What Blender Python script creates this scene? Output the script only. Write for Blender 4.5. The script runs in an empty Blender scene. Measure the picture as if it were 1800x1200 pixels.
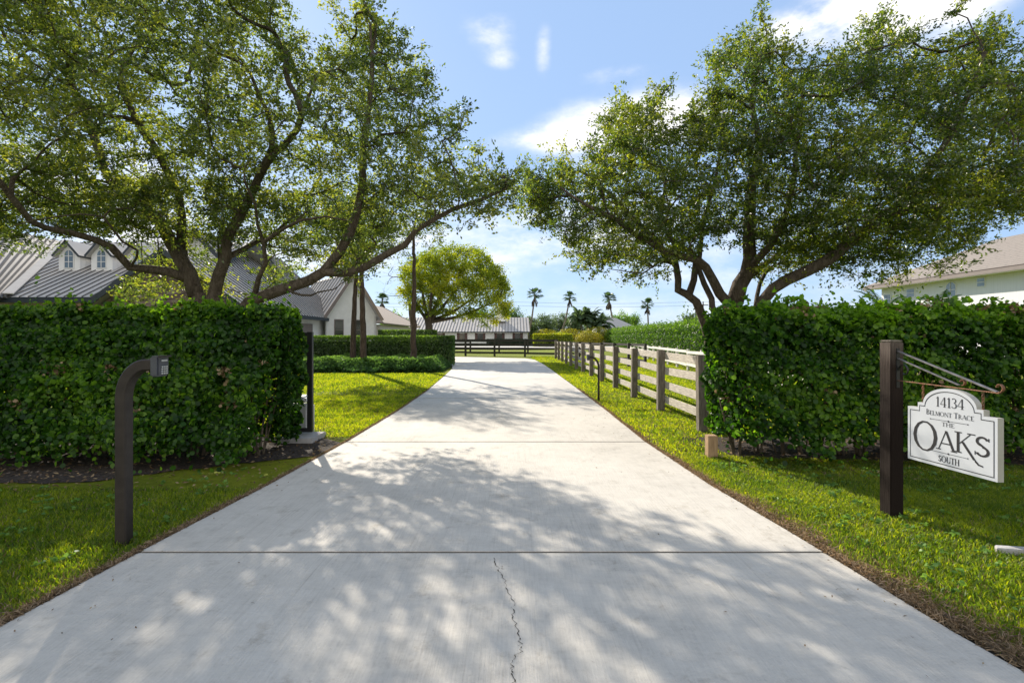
import bpy, math, random
import numpy as np
from mathutils import Vector, Matrix
R = math.radians
rng = np.random.default_rng(7)
random.seed(7)
SC = bpy.context.scene
COL = SC.collection

# ------------------------------------------------------------------ camera
cam = bpy.data.cameras.new('camera'); camo = bpy.data.objects.new('camera', cam); COL.objects.link(camo)
camo.location = (0, 0, 1.65); camo.rotation_euler = (R(90), 0, 0)
cam.sensor_width = 36; cam.lens = 17.6; cam.shift_y = -8/1800; cam.clip_end = 3000; cam.clip_start = .05
SC.camera = camo
# ------------------------------------------------------------------ light
SUN_AZ, SUN_EL = R(-27.0), R(29.5)          # azimuth from +Y, negative = left
sd = Vector((math.sin(SUN_AZ)*math.cos(SUN_EL), math.cos(SUN_AZ)*math.cos(SUN_EL), math.sin(SUN_EL)))
sl = bpy.data.lights.new('sun', 'SUN'); sl.energy = 5.0; sl.angle = R(.55); sl.color = (1, .90, .76)
so = bpy.data.objects.new('sun', sl); COL.objects.link(so); so.rotation_euler = sd.to_track_quat('Z', 'Y').to_euler()
W = bpy.data.worlds.new('World'); SC.world = W; W.use_nodes = True
nt = W.node_tree; nt.nodes.clear()
def N(t, typ, **kw):
    n = t.nodes.new(typ)
    for k, v in kw.items(): setattr(n, k, v)
    return n
def M(t, op, a, b=None, c=None):
    n = N(t, 'ShaderNodeMath', operation=op)
    for i, v in enumerate((a, b, c)):
        if v is None: continue
        if isinstance(v, (int, float)): n.inputs[i].default_value = v
        else: t.links.new(v, n.inputs[i])
    return n.outputs[0]
sky = N(nt, 'ShaderNodeTexSky', sky_type='NISHITA'); sky.sun_disc = False
sky.sun_elevation = SUN_EL; sky.sun_rotation = SUN_AZ
sky.air_density = 1.0; sky.dust_density = .25; sky.ozone_density = 3.0; sky.altitude = 0
tc = N(nt, 'ShaderNodeTexCoord')
sx = N(nt, 'ShaderNodeSeparateXYZ'); nt.links.new(tc.outputs['Generated'], sx.inputs[0])
az = M(nt, 'ARCTAN2', sx.outputs[0], sx.outputs[1]); el = M(nt, 'ARCSINE', sx.outputs[2])
def noise(t, vec, scale, detail=4, rough=.55, w=None):
    n = N(t, 'ShaderNodeTexNoise'); n.inputs['Scale'].default_value = scale; n.inputs['Detail'].default_value = detail
    n.inputs['Roughness'].default_value = rough
    if vec is not None: t.links.new(vec, n.inputs['Vector'])
    return n.outputs['Fac']
mp = N(nt, 'ShaderNodeMapping'); mp.inputs['Scale'].default_value = (1, 1, 2.2); nt.links.new(tc.outputs['Generated'], mp.inputs[0])
n1 = noise(nt, mp.outputs[0], 7.5, 9, .62)
n2 = noise(nt, mp.outputs[0], 2.2, 5, .6)
def blob(px, py, wx, wy, amp):
    a0 = math.atan((px-900)/880); e0 = math.atan((592-py)/math.hypot(880, px-900))
    u = M(nt, 'DIVIDE', M(nt, 'SUBTRACT', az, a0), wx/880*math.cos(a0)**2)
    v = M(nt, 'DIVIDE', M(nt, 'SUBTRACT', el, e0), wy/880*math.cos(a0))
    r2 = M(nt, 'ADD', M(nt, 'MULTIPLY', u, u), M(nt, 'MULTIPLY', v, v))
    return M(nt, 'MULTIPLY', M(nt, 'EXPONENT', M(nt, 'MULTIPLY', r2, -1)), amp)
acc = None
for b in [(1500, 25, 190, 50, 1.0), (1640, 15, 120, 45, .8), (1400, 45, 60, 25, .5), (1090, 222, 125, 44, 1.1), (1195, 210, 75, 36, .9), (1000, 245, 110, 18, .8), (1640, 25, 200, 60, .6),
          (868, 58, 55, 26, .75), (955, 85, 16, 34, .65), (878, 106, 34, 15, .6), (1075, 130, 60, 12, .45),
          (150, 300, 260, 130, .5), (1000, 400, 300, 70, .55), (420, 420, 200, 70, .5)]:
    o = blob(*b); acc = o if acc is None else M(nt, 'ADD', acc, o)
low = M(nt, 'MULTIPLY', M(nt, 'EXPONENT', M(nt, 'MULTIPLY', M(nt, 'MAXIMUM', el, 0.0), -5.0)), .66)
acc = M(nt, 'ADD', acc, low)
gen = M(nt, 'MULTIPLY', M(nt, 'SUBTRACT', n2, .56), 1.1)                # faint random clouds elsewhere
acc = M(nt, 'ADD', acc, gen)
rear_fill = M(nt, 'MULTIPLY', M(nt, 'MAXIMUM', M(nt, 'MULTIPLY', sx.outputs[1], -1), 0.0), 2.6)   # unseen white cloud added behind the viewer to neutralise the blue fill
acc = M(nt, 'ADD', acc, rear_fill)
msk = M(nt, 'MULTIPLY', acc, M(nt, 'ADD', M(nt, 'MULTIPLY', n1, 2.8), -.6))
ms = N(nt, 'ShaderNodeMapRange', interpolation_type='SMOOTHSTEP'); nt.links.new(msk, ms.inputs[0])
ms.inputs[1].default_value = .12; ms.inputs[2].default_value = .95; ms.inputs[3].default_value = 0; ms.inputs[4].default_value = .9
hs = N(nt, 'ShaderNodeHueSaturation'); hs.inputs['Saturation'].default_value = 1.0; nt.links.new(sky.outputs[0], hs.inputs['Color'])
# lift the deep upper sky towards the pale blue of hazy humid air
mxs = N(nt, 'ShaderNodeMixRGB'); mxs.inputs[0].default_value = .8; nt.links.new(hs.outputs[0], mxs.inputs[1]); mxs.inputs[2].default_value = (2.05, 2.95, 4.5, 1)
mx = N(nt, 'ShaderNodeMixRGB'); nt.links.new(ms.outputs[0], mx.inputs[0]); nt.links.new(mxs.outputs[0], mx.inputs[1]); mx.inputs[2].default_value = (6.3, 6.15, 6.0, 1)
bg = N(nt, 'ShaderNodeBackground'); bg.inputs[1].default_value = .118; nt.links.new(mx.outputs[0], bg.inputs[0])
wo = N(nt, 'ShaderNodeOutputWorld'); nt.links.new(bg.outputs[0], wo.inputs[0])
SC.view_settings.view_transform = 'Standard'; SC.view_settings.look = 'None'; SC.view_settings.gamma = 1; SC.view_settings.exposure = .84
SC.view_settings.use_curve_mapping = False
try:
    SC.cycles.max_bounces = 8; SC.cycles.transparent_max_bounces = 8; SC.cycles.diffuse_bounces = 4; SC.cycles.transmission_bounces = 6
    SC.cycles.use_denoising = True; SC.cycles.sample_clamp_indirect = 8
except Exception: pass

def P(px, py, D): return Vector(((px-900)/880*D, D, 1.65+(592-py)/880*D))

# ------------------------------------------------------------------ materials
def newmat(name):
    m = bpy.data.materials.new(name); m.use_nodes = True; t = m.node_tree
    b = t.nodes['Principled BSDF']; return m, t, b
def ramp(t, fac, stops):
    r = N(t, 'ShaderNodeValToRGB'); e = r.color_ramp.elements
    while len(e) < len(stops): e.new(.5)
    for i, (p, c) in enumerate(stops): e[i].position = p; e[i].color = (*c, 1)
    t.links.new(fac, r.inputs[0]); return r.outputs[0]
def bump(t, b, h, strength=.3, dist=.02):
    n = N(t, 'ShaderNodeBump'); n.inputs['Strength'].default_value = strength; n.inputs['Distance'].default_value = dist
    t.links.new(h, n.inputs['Height']); t.links.new(n.outputs[0], b.inputs['Normal'])
def gpos(t, scale=(1, 1, 1)):
    g = N(t, 'ShaderNodeNewGeometry'); m = N(t, 'ShaderNodeMapping'); m.inputs['Scale'].default_value = scale
    t.links.new(g.outputs['Position'], m.inputs[0]); return m.outputs[0]
def simple(name, c1, c2=None, rough=.6, scale=6, detail=5, metal=0, bmp=0, sc3=(1, 1, 1), spec=.4, pos=(.3, .7)):
    m, t, b = newmat(name); c2 = c2 or tuple(x*.8 for x in c1)
    f = noise(t, gpos(t, sc3), scale, detail)
    t.links.new(ramp(t, f, [(pos[0], c1), (pos[1], c2)]), b.inputs['Base Color'])
    b.inputs['Roughness'].default_value = rough; b.inputs['Metallic'].default_value = metal; b.inputs['Specular IOR Level'].default_value = spec
    if bmp: bump(t, b, noise(t, gpos(t, sc3), scale*4, 6), bmp, .02)
    return m
def leafmat(name, dark, mid, light, trans, gloss=.25, rough=.4, tf=.42):
    m = bpy.data.materials.new(name); m.use_nodes = True; t = m.node_tree; t.nodes.clear()
    at = N(t, 'ShaderNodeAttribute'); at.attribute_name = 'rnd'
    col = ramp(t, at.outputs['Fac'], [(0, dark), (.45, mid), (.9, light)])
    k = N(t, 'ShaderNodeMixRGB', blend_type='MULTIPLY'); k.inputs[0].default_value = 1; t.links.new(col, k.inputs[1]); k.inputs[2].default_value = (*trans, 1)
    d = N(t, 'ShaderNodeBsdfDiffuse'); t.links.new(col, d.inputs[0])
    tr = N(t, 'ShaderNodeBsdfTranslucent'); t.links.new(k.outputs[0], tr.inputs[0])
    g = N(t, 'ShaderNodeBsdfGlossy'); g.inputs['Roughness'].default_value = rough; g.inputs[0].default_value = (.8, .8, .8, 1)
    a = N(t, 'ShaderNodeMixShader'); a.inputs[0].default_value = tf; t.links.new(d.outputs[0], a.inputs[1]); t.links.new(tr.outputs[0], a.inputs[2])
    b2 = N(t, 'ShaderNodeMixShader'); b2.inputs[0].default_value = .07*gloss; t.links.new(a.outputs[0], b2.inputs[1]); t.links.new(g.outputs[0], b2.inputs[2])
    o = N(t, 'ShaderNodeOutputMaterial'); t.links.new(b2.outputs[0], o.inputs[0]); return m
MAT = {}
MAT['oakleaf'] = leafmat('oak_leaf', (.032, .054, .018), (.078, .112, .028), (.19, .205, .045), (3.2, 3.1, 1.0), .8, .35, .5)
MAT['oakleaf2'] = leafmat('oak_leaf_right', (.021, .040, .010), (.052, .084, .016), (.155, .175, .03), (3.2, 3.1, .8), .7, .35, .48)
MAT['clusia'] = leafmat('round_hedge_leaf', (.010, .032, .005), (.028, .080, .009), (.12, .22, .02), (3.0, 3.0, .8), .2, .34)
MAT['boxleaf'] = leafmat('clipped_hedge_leaf', (.035, .075, .018), (.06, .12, .022), (.11, .18, .03), (2.4, 2.4, .8), .6)
MAT['juniper'] = leafmat('juniper_leaf', (.045, .10, .03), (.08, .16, .04), (.15, .26, .05), (1.8, 1.8, 1), .2)
MAT['lime'] = leafmat('lime_leaf', (.06, .13, .02), (.11, .21, .025), (.2, .3, .03), (2.2, 2.2, .8), .5)
MAT['limedk'] = leafmat('paddock_shrub_leaf', (.02, .05, .009), (.05, .11, .015), (.12, .21, .025), (2.0, 2.0, .8), .4)
MAT['yellow'] = leafmat('yellow_leaf', (.15, .17, .015), (.26, .25, .02), (.42, .34, .03), (1.6, 1.6, .8), .4)
MAT['ficus'] = leafmat('yellow_green_leaf', (.10, .15, .015), (.18, .23, .018), (.30, .31, .02), (2.4, 2.3, .7), .3)
MAT['farleaf'] = leafmat('distant_leaf', (.07, .11, .055), (.10, .15, .07), (.15, .2, .09), (1.8, 1.8, 1.2), .3)
MAT['pinele'] = leafmat('slender_tree_leaf', (.06, .09, .04), (.11, .15, .06), (.2, .22, .08), (2.0, 2.0, 1.0), .4)
MAT['palm'] = leafmat('palm_leaf', (.05, .09, .04), (.085, .135, .05), (.13, .18, .06), (1.8, 1.8, 1), .4)
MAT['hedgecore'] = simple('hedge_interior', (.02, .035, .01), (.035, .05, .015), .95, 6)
MAT['darkleaf'] = leafmat('dark_leaf', (.012, .03, .016), (.02, .045, .022), (.035, .07, .03), (1.5, 1.6, 1), .4)
MAT['grass'] = leafmat('grass_blade', (.022, .055, .008), (.075, .13, .010), (.20, .235, .016), (3.2, 2.9, .7), .3, .5, .52)
MAT['thatch'] = leafmat('dry_grass_blade', (.08, .055, .03), (.20, .145, .085), (.40, .30, .20), (1.5, 1.3, 1), .2, .6, .3)
MAT['litter'] = leafmat('fallen_leaf', (.07, .045, .02), (.16, .10, .05), (.3, .22, .12), (1.2, 1.1, .9), .3, .5, .2)
def bark(name, c1, c2):
    m, t, b = newmat(name); v = gpos(t, (1, 1, .35))
    f = noise(t, v, 14, 7, .65); t.links.new(ramp(t, f, [(.3, c1), (.7, c2)]), b.inputs['Base Color'])
    b.inputs['Roughness'].default_value = .9; b.inputs['Specular IOR Level'].default_value = .15
    bump(t, b, M(t, 'ADD', noise(t, v, 30, 6, .7), M(t, 'MULTIPLY', noise(t, gpos(t, (3, 3, .5)), 9, 4, .6), 1.5)), 1.0, .06); return m
MAT['bark'] = bark('oak_bark', (.07, .055, .04), (.19, .155, .12))
MAT['bark2'] = bark('brown_bark', (.05, .035, .025), (.14, .10, .075))
MAT['twig'] = bark('twig_bark', (.10, .08, .055), (.2, .16, .11))
MAT['palmbark'] = bark('palm_bark', (.12, .10, .08), (.22, .19, .16))

# concrete
m, t, b = newmat('brushed_concrete'); MAT['concrete'] = m
g = gpos(t); big = noise(t, g, .9, 5, .6); fine = noise(t, g, 55, 6, .7)
brush = noise(t, gpos(t, (26, 1.6, 1)), 3.2, 4, .6); swirl = noise(t, gpos(t, (3, 9, 1)), 2.0, 5, .6); mid = noise(t, g, 6, 6, .65)
s = M(t, 'ADD', M(t, 'MULTIPLY', big, .36), M(t, 'ADD', M(t, 'MULTIPLY', brush, .22), M(t, 'ADD', M(t, 'MULTIPLY', fine, .16), M(t, 'ADD', M(t, 'MULTIPLY', swirl, .16), M(t, 'MULTIPLY', mid, .2)))))
c = ramp(t, s, [(.34, (.29, .272, .24)), (.52, (.46, .435, .388)), (.68, (.555, .525, .468))])
tr = noise(t, gpos(t, (34, .5, 1)), 1.6, 5, .7); trm = ramp(t, tr, [(.53, (1, 1, 1)), (.70, (.76, .75, .74))])
mk = N(t, 'ShaderNodeMixRGB', blend_type='MULTIPLY'); t.links.new(ramp(t, noise(t, g, .7, 4, .6), [(.42, (0, 0, 0)), (.6, (1, 1, 1))]), mk.inputs[0]); t.links.new(c, mk.inputs[1]); t.links.new(trm, mk.inputs[2]); c = mk.outputs[0]
st2 = ramp(t, noise(t, g, 3.1, 7, .75), [(.57, (1, 1, 1)), (.70, (.74, .72, .69))])
mk = N(t, 'ShaderNodeMixRGB', blend_type='MULTIPLY'); mk.inputs[0].default_value = 1.0; t.links.new(c, mk.inputs[1]); t.links.new(st2, mk.inputs[2]); c = mk.outputs[0]
spk = noise(t, g, 9, 8, .85)
sm = ramp(t, spk, [(.62, (1, 1, 1)), (.71, (.36, .34, .32))])
mm = N(t, 'ShaderNodeMixRGB', blend_type='MULTIPLY'); mm.inputs[0].default_value = 1; t.links.new(c, mm.inputs[1]); t.links.new(sm, mm.inputs[2])
t.links.new(mm.outputs[0], b.inputs['Base Color']); b.inputs['Roughness'].default_value = .8; b.inputs['Specular IOR Level'].default_value = .3
bump(t, b, M(t, 'ADD', M(t, 'MULTIPLY', brush, 1.0), M(t, 'ADD', fine, M(t, 'MULTIPLY', swirl, .6))), .5, .008)
MAT['slab'] = simple('rough_cement', (.42, .41, .40), (.30, .29, .28), .9, 8, bmp=.4)
MAT['joint'] = simple('dark_joint', (.012, .011, .010), (.022, .02, .018), .95, 20, spec=.05)
# ground grass
m, t, b = newmat('lawn_ground'); MAT['lawn'] = m
g = gpos(t); f1 = noise(t, g, .55, 5, .6); f2 = noise(t, g, 9, 8, .75); f3 = noise(t, g, 60, 4, .8)
s = M(t, 'ADD', M(t, 'MULTIPLY', f1, .4), M(t, 'ADD', M(t, 'MULTIPLY', f2, .4), M(t, 'MULTIPLY', f3, .25)))
t.links.new(ramp(t, s, [(.36, (.06, .085, .010)), (.52, (.14, .175, .012)), (.68, (.25, .26, .02))]), b.inputs['Base Color'])
b.inputs['Roughness'].default_value = .95; b.inputs['Specular IOR Level'].default_value = .1
bump(t, b, f3, .8, .05)
MAT['soil'] = simple('dry_soil', (.17, .13, .09), (.05, .037, .026), .95, 22, 8, bmp=.8)
MAT['mulch'] = simple('bark_mulch', (.02, .014, .01), (.10, .072, .052), .95, 30, 8, bmp=1.0, pos=(.42, .78))
MAT['path'] = simple('pale_gravel', (.5, .47, .43), (.4, .38, .35), .9, 4)
MAT['woodgrey'] = simple('weathered_plank', (.60, .55, .47), (.28, .25, .21), .85, 5, 8, bmp=.6, sc3=(8, 1, 10))
MAT['woodpost'] = simple('weathered_post', (.26, .225, .18), (.09, .078, .06), .9, 7, 8, bmp=.7, sc3=(8, 8, 1))
MAT['newwood'] = simple('tan_timber', (.45, .30, .17), (.28, .18, .10), .85, 7, 8, bmp=.5, sc3=(8, 8, 1))
MAT['woodblack'] = simple('black_stained_wood', (.018, .016, .014), (.05, .045, .04), .75, 8, 8, bmp=.4)
MAT['woodwhite'] = simple('white_painted_rail', (.72, .70, .65), (.55, .52, .47), .7, 9)
m, t, b = newmat('dark_brown_timber'); MAT['signpost'] = m
g = N(t, 'ShaderNodeNewGeometry'); s3 = N(t, 'ShaderNodeSeparateXYZ'); t.links.new(g.outputs['Position'], s3.inputs[0])
ng = noise(t, gpos(t, (22, 22, 1.4)), 3, 7, .7)
wear = M(t, 'ADD', M(t, 'MULTIPLY', M(t, 'SUBTRACT', s3.outputs[2], 1.15), .9), M(t, 'MULTIPLY', ng, .5))
t.links.new(ramp(t, wear, [(.1, (.013, .008, .006)), (.45, (.028, .019, .015)), (.8, (.16, .13, .11))]), b.inputs['Base Color'])
b.inputs['Roughness'].default_value = .85; b.inputs['Specular IOR Level'].default_value = .15; bump(t, b, ng, .9, .012)
MAT['bronze'] = simple('bronze_powder_coat', (.045, .037, .031), (.028, .023, .020), .5, 12, bmp=.08, spec=.2)
MAT['keybox'] = simple('dark_grey_plastic', (.07, .075, .09), (.05, .053, .062), .35, 10)
MAT['keys'] = simple('steel_keys', (.6, .62, .65), (.5, .5, .52), .3, 10, metal=.6)
MAT['black'] = simple('black_metal', (.012, .012, .013), (.02, .02, .02), .4, 10)
MAT['iron'] = simple('rusty_iron', (.30, .13, .06), (.09, .05, .035), .6, 20, 6, metal=.3, bmp=.4)
MAT['ironpale'] = simple('silvered_iron_bar', (.28, .27, .27), (.14, .12, .12), .4, 14, metal=.5)
MAT['signwhite'] = simple('shade_toned_sign_white', (.46, .485, .52), (.42, .445, .48), .45, 3)  # white paint darkened and blued, the bluish shade is put into its colour
MAT['signedge'] = simple('cream_sign_edge', (.42, .41, .36), (.34, .33, .29), .6, 9)
MAT['ink'] = simple('black_lettering', (.014, .014, .018), (.022, .022, .026), .4, 3)
MAT['greybox'] = simple('light_grey_enclosure', (.62, .62, .62), (.5, .5, .5), .5, 3)
MAT['wall'] = simple('white_stucco_wall', (.72, .72, .70), (.64, .64, .62), .85, 2.5, bmp=.2)
MAT['walltan'] = simple('cream_wall', (.62, .56, .47), (.55, .5, .42), .85, 2.5)
MAT['roofmetal'] = simple('silver_metal_roof', (.47, .445, .415), (.38, .365, .345), .7, .7, 5, spec=.12)
MAT['seam'] = simple('roof_seam', (.11, .105, .10), (.14, .135, .13), .9, 3, spec=.05)
MAT['ridgecap'] = simple('pale_ridge_cap', (.44, .425, .40), (.38, .365, .35), .85, 3)
MAT['fascia'] = simple('navy_fascia', (.02, .03, .04), (.035, .045, .055), .6, 3)
MAT['shingle'] = simple('brown_shingles', (.30, .24, .19), (.22, .175, .14), .85, 3, 7, sc3=(1, 1, 6))
MAT['glass'] = simple('window_glass', (.10, .15, .22), (.2, .28, .36), .08, 1.2, spec=.9)
MAT['darkglass'] = simple('dark_window_glass', (.02, .025, .025), (.06, .06, .055), .1, .8, spec=.8)
MAT['frame'] = simple('white_window_frame', (.75, .75, .74), (.7, .7, .7), .5, 3)
MAT['shutter'] = simple('brown_shutter', (.10, .055, .045), (.07, .04, .035), .7, 3)
MAT['garage'] = simple('taupe_garage_door', (.2, .165, .15), (.17, .14, .13), .6, 3)
MAT['solarblue'] = simple('utility_wire', (.03, .03, .035), None, .6, 3)
# stacked stone
m, t, b = newmat('brown_stacked_stone'); MAT['stone'] = m
v = N(t, 'ShaderNodeTexVoronoi'); v.inputs['Scale'].default_value = 1; t.links.new(gpos(t, (2.6, 2.6, 11)), v.inputs['Vector'])
sp = N(t, 'ShaderNodeSeparateColor'); t.links.new(v.outputs['Color'], sp.inputs[0])
t.links.new(ramp(t, sp.outputs[0], [(0, (.07, .05, .045)), (.5, (.14, .105, .09)), (1, (.24, .19, .17))]), b.inputs['Base Color'])
b.inputs['Roughness'].default_value = .9; bump(t, b, v.outputs['Distance'], .6, .05)
# white siding with vertical battens
m, t, b = newmat('white_vertical_siding'); MAT['siding'] = m
w = N(t, 'ShaderNodeTexWave', wave_type='BANDS', bands_direction='Y'); w.inputs['Scale'].default_value = 1.0; w.inputs['Distortion'].default_value = 0
t.links.new(gpos(t), w.inputs[0]); t.links.new(ramp(t, w.outputs['Fac'], [(0, (.72, .73, .74)), (.12, (.80, .80, .80)), (1, (.80, .80, .80))]), b.inputs['Base Color'])
b.inputs['Roughness'].default_value = .8
# barrel tile roof
MAT['nbwall'] = simple('white_painted_siding', (.70, .71, .74), (.64, .65, .68), .8, 2, sc3=(1, 7, .3))
m, t, b = newmat('tan_flat_tile_roof'); MAT['tile'] = m
w = N(t, 'ShaderNodeTexWave', wave_type='BANDS', bands_direction='Z', wave_profile='SAW'); w.inputs['Scale'].default_value = 2.05; t.links.new(gpos(t), w.inputs[0])
nf = noise(t, gpos(t, (1, 3, 6)), 2, 4)
t.links.new(ramp(t, M(t, 'ADD', M(t, 'MULTIPLY', w.outputs['Fac'], .5), M(t, 'MULTIPLY', nf, .6)), [(.2, (.03, .027, .025)), (.34, (.17, .148, .13)), (.8, (.24, .21, .18))]), b.inputs['Base Color'])
b.inputs['Roughness'].default_value = .8; bump(t, b, w.outputs['Fac'], .6, .06)

# ------------------------------------------------------------------ object helpers
def tag(o, label=None, cat=None, group=None, kind=None):
    if label: o['label'] = label
    if cat: o['category'] = cat
    if group: o['group'] = group
    if kind: o['kind'] = kind
    return o
def thing(name, label, cat, loc=(0, 0, 0), group=None):
    o = bpy.data.objects.new(name, None); COL.objects.link(o); o.location = loc; o.empty_display_size = .2
    return tag(o, label, cat, group)
def link(name, me, parent=None, keep=True):
    o = bpy.data.objects.new(name, me); COL.objects.link(o)
    if parent is not None:
        o.parent = parent
        if keep:
            q = parent; off = Vector((0, 0, 0))
            while q is not None: off += Vector(q.location); q = q.parent
            o.location = -off
    return o
class MB:
    def __init__(s): s.v = []; s.f = []; s.m = []
    def add(s, vs, fs, mi=0):
        k = len(s.v); s.v += [tuple(x) for x in vs]; s.f += [tuple(i+k for i in f) for f in fs]; s.m += [mi]*len(fs)
    def box(s, a, b, mi=0):
        x0, y0, z0 = a; x1, y1, z1 = b
        s.add([(x0, y0, z0), (x1, y0, z0), (x1, y1, z0), (x0, y1, z0), (x0, y0, z1), (x1, y0, z1), (x1, y1, z1), (x0, y1, z1)],
              [(3, 2, 1, 0), (4, 5, 6, 7), (0, 1, 5, 4), (1, 2, 6, 5), (2, 3, 7, 6), (3, 0, 4, 7)], mi)
    def beam(s, a, b, w, h, mi=0, up=(0, 0, 1)):
        a = Vector(a); b = Vector(b); d = (b-a).normalized(); u = Vector(up)
        r = d.cross(u)
        if r.length < 1e-4: r = d.cross(Vector((1, 0, 0)))
        r.normalize(); u = r.cross(d).normalized(); vs = []
        for p in (a, b):
            for sx_, sz_ in ((-1, -1), (1, -1), (1, 1), (-1, 1)): vs.append(p+r*sx_*w/2+u*sz_*h/2)
        s.add(vs, [(0, 1, 2, 3), (7, 6, 5, 4), (0, 4, 5, 1), (1, 5, 6, 2), (2, 6, 7, 3), (3, 7, 4, 0)], mi)
    def slab(s, poly, th, mi=0, mside=None):
        """planar polygon thickened along its own normal (downwards)"""
        p = [Vector(q) for q in poly]; n = (p[1]-p[0]).cross(p[2]-p[0]).normalized(); k = len(p)
        if n.z < 0: n = -n
        vs = p+[q-n*th for q in p]
        fs = [tuple(range(k)), tuple(range(2*k-1, k-1, -1))]
        s.add(vs, fs, mi)
        k0 = len(s.v)-2*k
        for i in range(k):
            j = (i+1) % k; s.f.append((k0+i, k0+k+i, k0+k+j, k0+j)); s.m.append(mi if mside is None else mside)
    def prism(s, poly, vec, mi=0):
        p = [Vector(q) for q in poly]; k = len(p); v = Vector(vec)
        s.add(p+[q+v for q in p], [tuple(range(k)), tuple(range(2*k-1, k-1, -1))]+[(i, k+i, k+(i+1) % k, (i+1) % k) for i in range(k)], mi)
    def tube(s, pts, rad, n=8, mi=0, cap=True):
        pts = [Vector(p) for p in pts]; rad = rad if hasattr(rad, '__len__') else [rad]*len(pts)
        k = len(s.v); ref = None
        for i, p in enumerate(pts):
            d = (pts[min(i+1, len(pts)-1)]-pts[max(i-1, 0)]).normalized()
            if ref is None: ref = d.cross(Vector((.3, .9, .2))).normalized()
            r = (ref-d*ref.dot(d)).normalized(); ref = r; u = d.cross(r)
            for j in range(n):
                a = 2*math.pi*j/n; s.v.append(tuple(p+(r*math.cos(a)+u*math.sin(a))*rad[i]))
        for i in range(len(pts)-1):
            for j in range(n):
                s.f.append((k+i*n+j, k+i*n+(j+1) % n, k+(i+1)*n+(j+1) % n, k+(i+1)*n+j)); s.m.append(mi)
        if cap:
            s.f.append(tuple(k+j for j in range(n))[::-1]); s.m.append(mi)
            s.f.append(tuple(k+(len(pts)-1)*n+j for j in range(n))); s.m.append(mi)
    def build(s, name, mats, parent=None, smooth=False, bevel=0):
        me = bpy.data.meshes.new(name); me.from_pydata(s.v, [], s.f); me.update()
        mats = mats if isinstance(mats, (list, tuple)) else [mats]
        for q in mats: me.materials.append(MAT[q] if isinstance(q, str) else q)
        me.polygons.foreach_set('material_index', s.m)
        if smooth: me.polygons.foreach_set('use_smooth', [True]*len(me.polygons))
        import bmesh
        bm = bmesh.new(); bm.from_mesh(me); bmesh.ops.recalc_face_normals(bm, faces=bm.faces)
        if bevel: bmesh.ops.bevel(bm, geom=bm.edges[:], offset=bevel, segments=2, affect='EDGES', clamp_overlap=True)
        bm.to_mesh(me); bm.free(); me.update()
        return link(name, me, parent)
def npmesh(name, V, F, rnd, mats, parent=None, mi=None, smooth=False):
    me = bpy.data.meshes.new(name); F = np.asarray(F, dtype=np.int32); nf, k = F.shape
    me.vertices.add(len(V)); me.vertices.foreach_set('co', np.asarray(V, dtype=np.float32).ravel())
    me.loops.add(nf*k); me.loops.foreach_set('vertex_index', F.ravel())
    me.polygons.add(nf); me.polygons.foreach_set('loop_start', np.arange(0, nf*k, k, dtype=np.int32))
    if mi is not None: me.polygons.foreach_set('material_index', np.asarray(mi, dtype=np.int32))
    if smooth: me.polygons.foreach_set('use_smooth', np.ones(nf, dtype=bool))
    me.update(calc_edges=True)
    if rnd is not None:
        a = me.attributes.new('rnd', 'FLOAT', 'POINT'); a.data.foreach_set('value', np.asarray(rnd, dtype=np.float32))
    for q in (mats if isinstance(mats, (list, tuple)) else [mats]): me.materials.append(MAT[q] if isinstance(q, str) else q)
    return link(name, me, parent)
def unit(a): return a/np.maximum(np.linalg.norm(a, axis=1, keepdims=True), 1e-9)
ROUND = (np.array([(-.5, 0, 0), (-.22, .36, .05), (.2, .42, .06), (.5, 0, 0), (.2, -.42, .06), (-.22, -.36, .05)]), [(0, 1, 2, 3), (0, 3, 4, 5)])
OVAL = (np.array([(-.5, 0, 0), (0, .24, .06), (.5, 0, 0), (0, -.24, .06)]), [(0, 1, 2), (0, 2, 3)])
QUAD = (np.array([(-.5, 0, 0), (.05, .3, .0), (.5, 0, .08), (.05, -.3, 0)]), [(0, 1, 2, 3)])
def leafcloud(name, C, Nn, size, mat, parent=None, shape=OVAL, rnd=None, T=None, spread=.9):
    n = len(C); Nn = unit(np.asarray(Nn)+rng.normal(0, spread, (n, 3)))
    T = rng.normal(0, 1, (n, 3)) if T is None else T+rng.normal(0, .35, (n, 3))
    T = unit(T-Nn*np.sum(T*Nn, axis=1, keepdims=True)); B = np.cross(Nn, T)
    sz = (np.asarray(size)*np.ones(n))*rng.uniform(.65, 1.25, n)
    tv, tf = shape; k = len(tv)
    V = C[:, None, :]+sz[:, None, None]*(tv[None, :, 0, None]*T[:, None, :]+tv[None, :, 1, None]*B[:, None, :]+tv[None, :, 2, None]*Nn[:, None, :])
    F = (np.array(tf)[None]+(np.arange(n)*k)[:, None, None]).reshape(-1, len(tf[0]))
    r = rng.random(n) if rnd is None else rnd
    return npmesh(name, V.reshape(-1, 3), F, np.repeat(r, k), mat, parent)
def wob(p, s=1.0, ph=0):
    return (np.sin(p[:, 0]*1.7*s+ph)+np.sin(p[:, 1]*1.3*s+1.1+ph)+np.sin(p[:, 2]*2.1*s+2.3)+np.sin((p[:, 0]+p[:, 2])*3.1*s+ph)+np.sin((p[:, 1]-p[:, 2]*1.4)*3.7*s))/5

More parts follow.
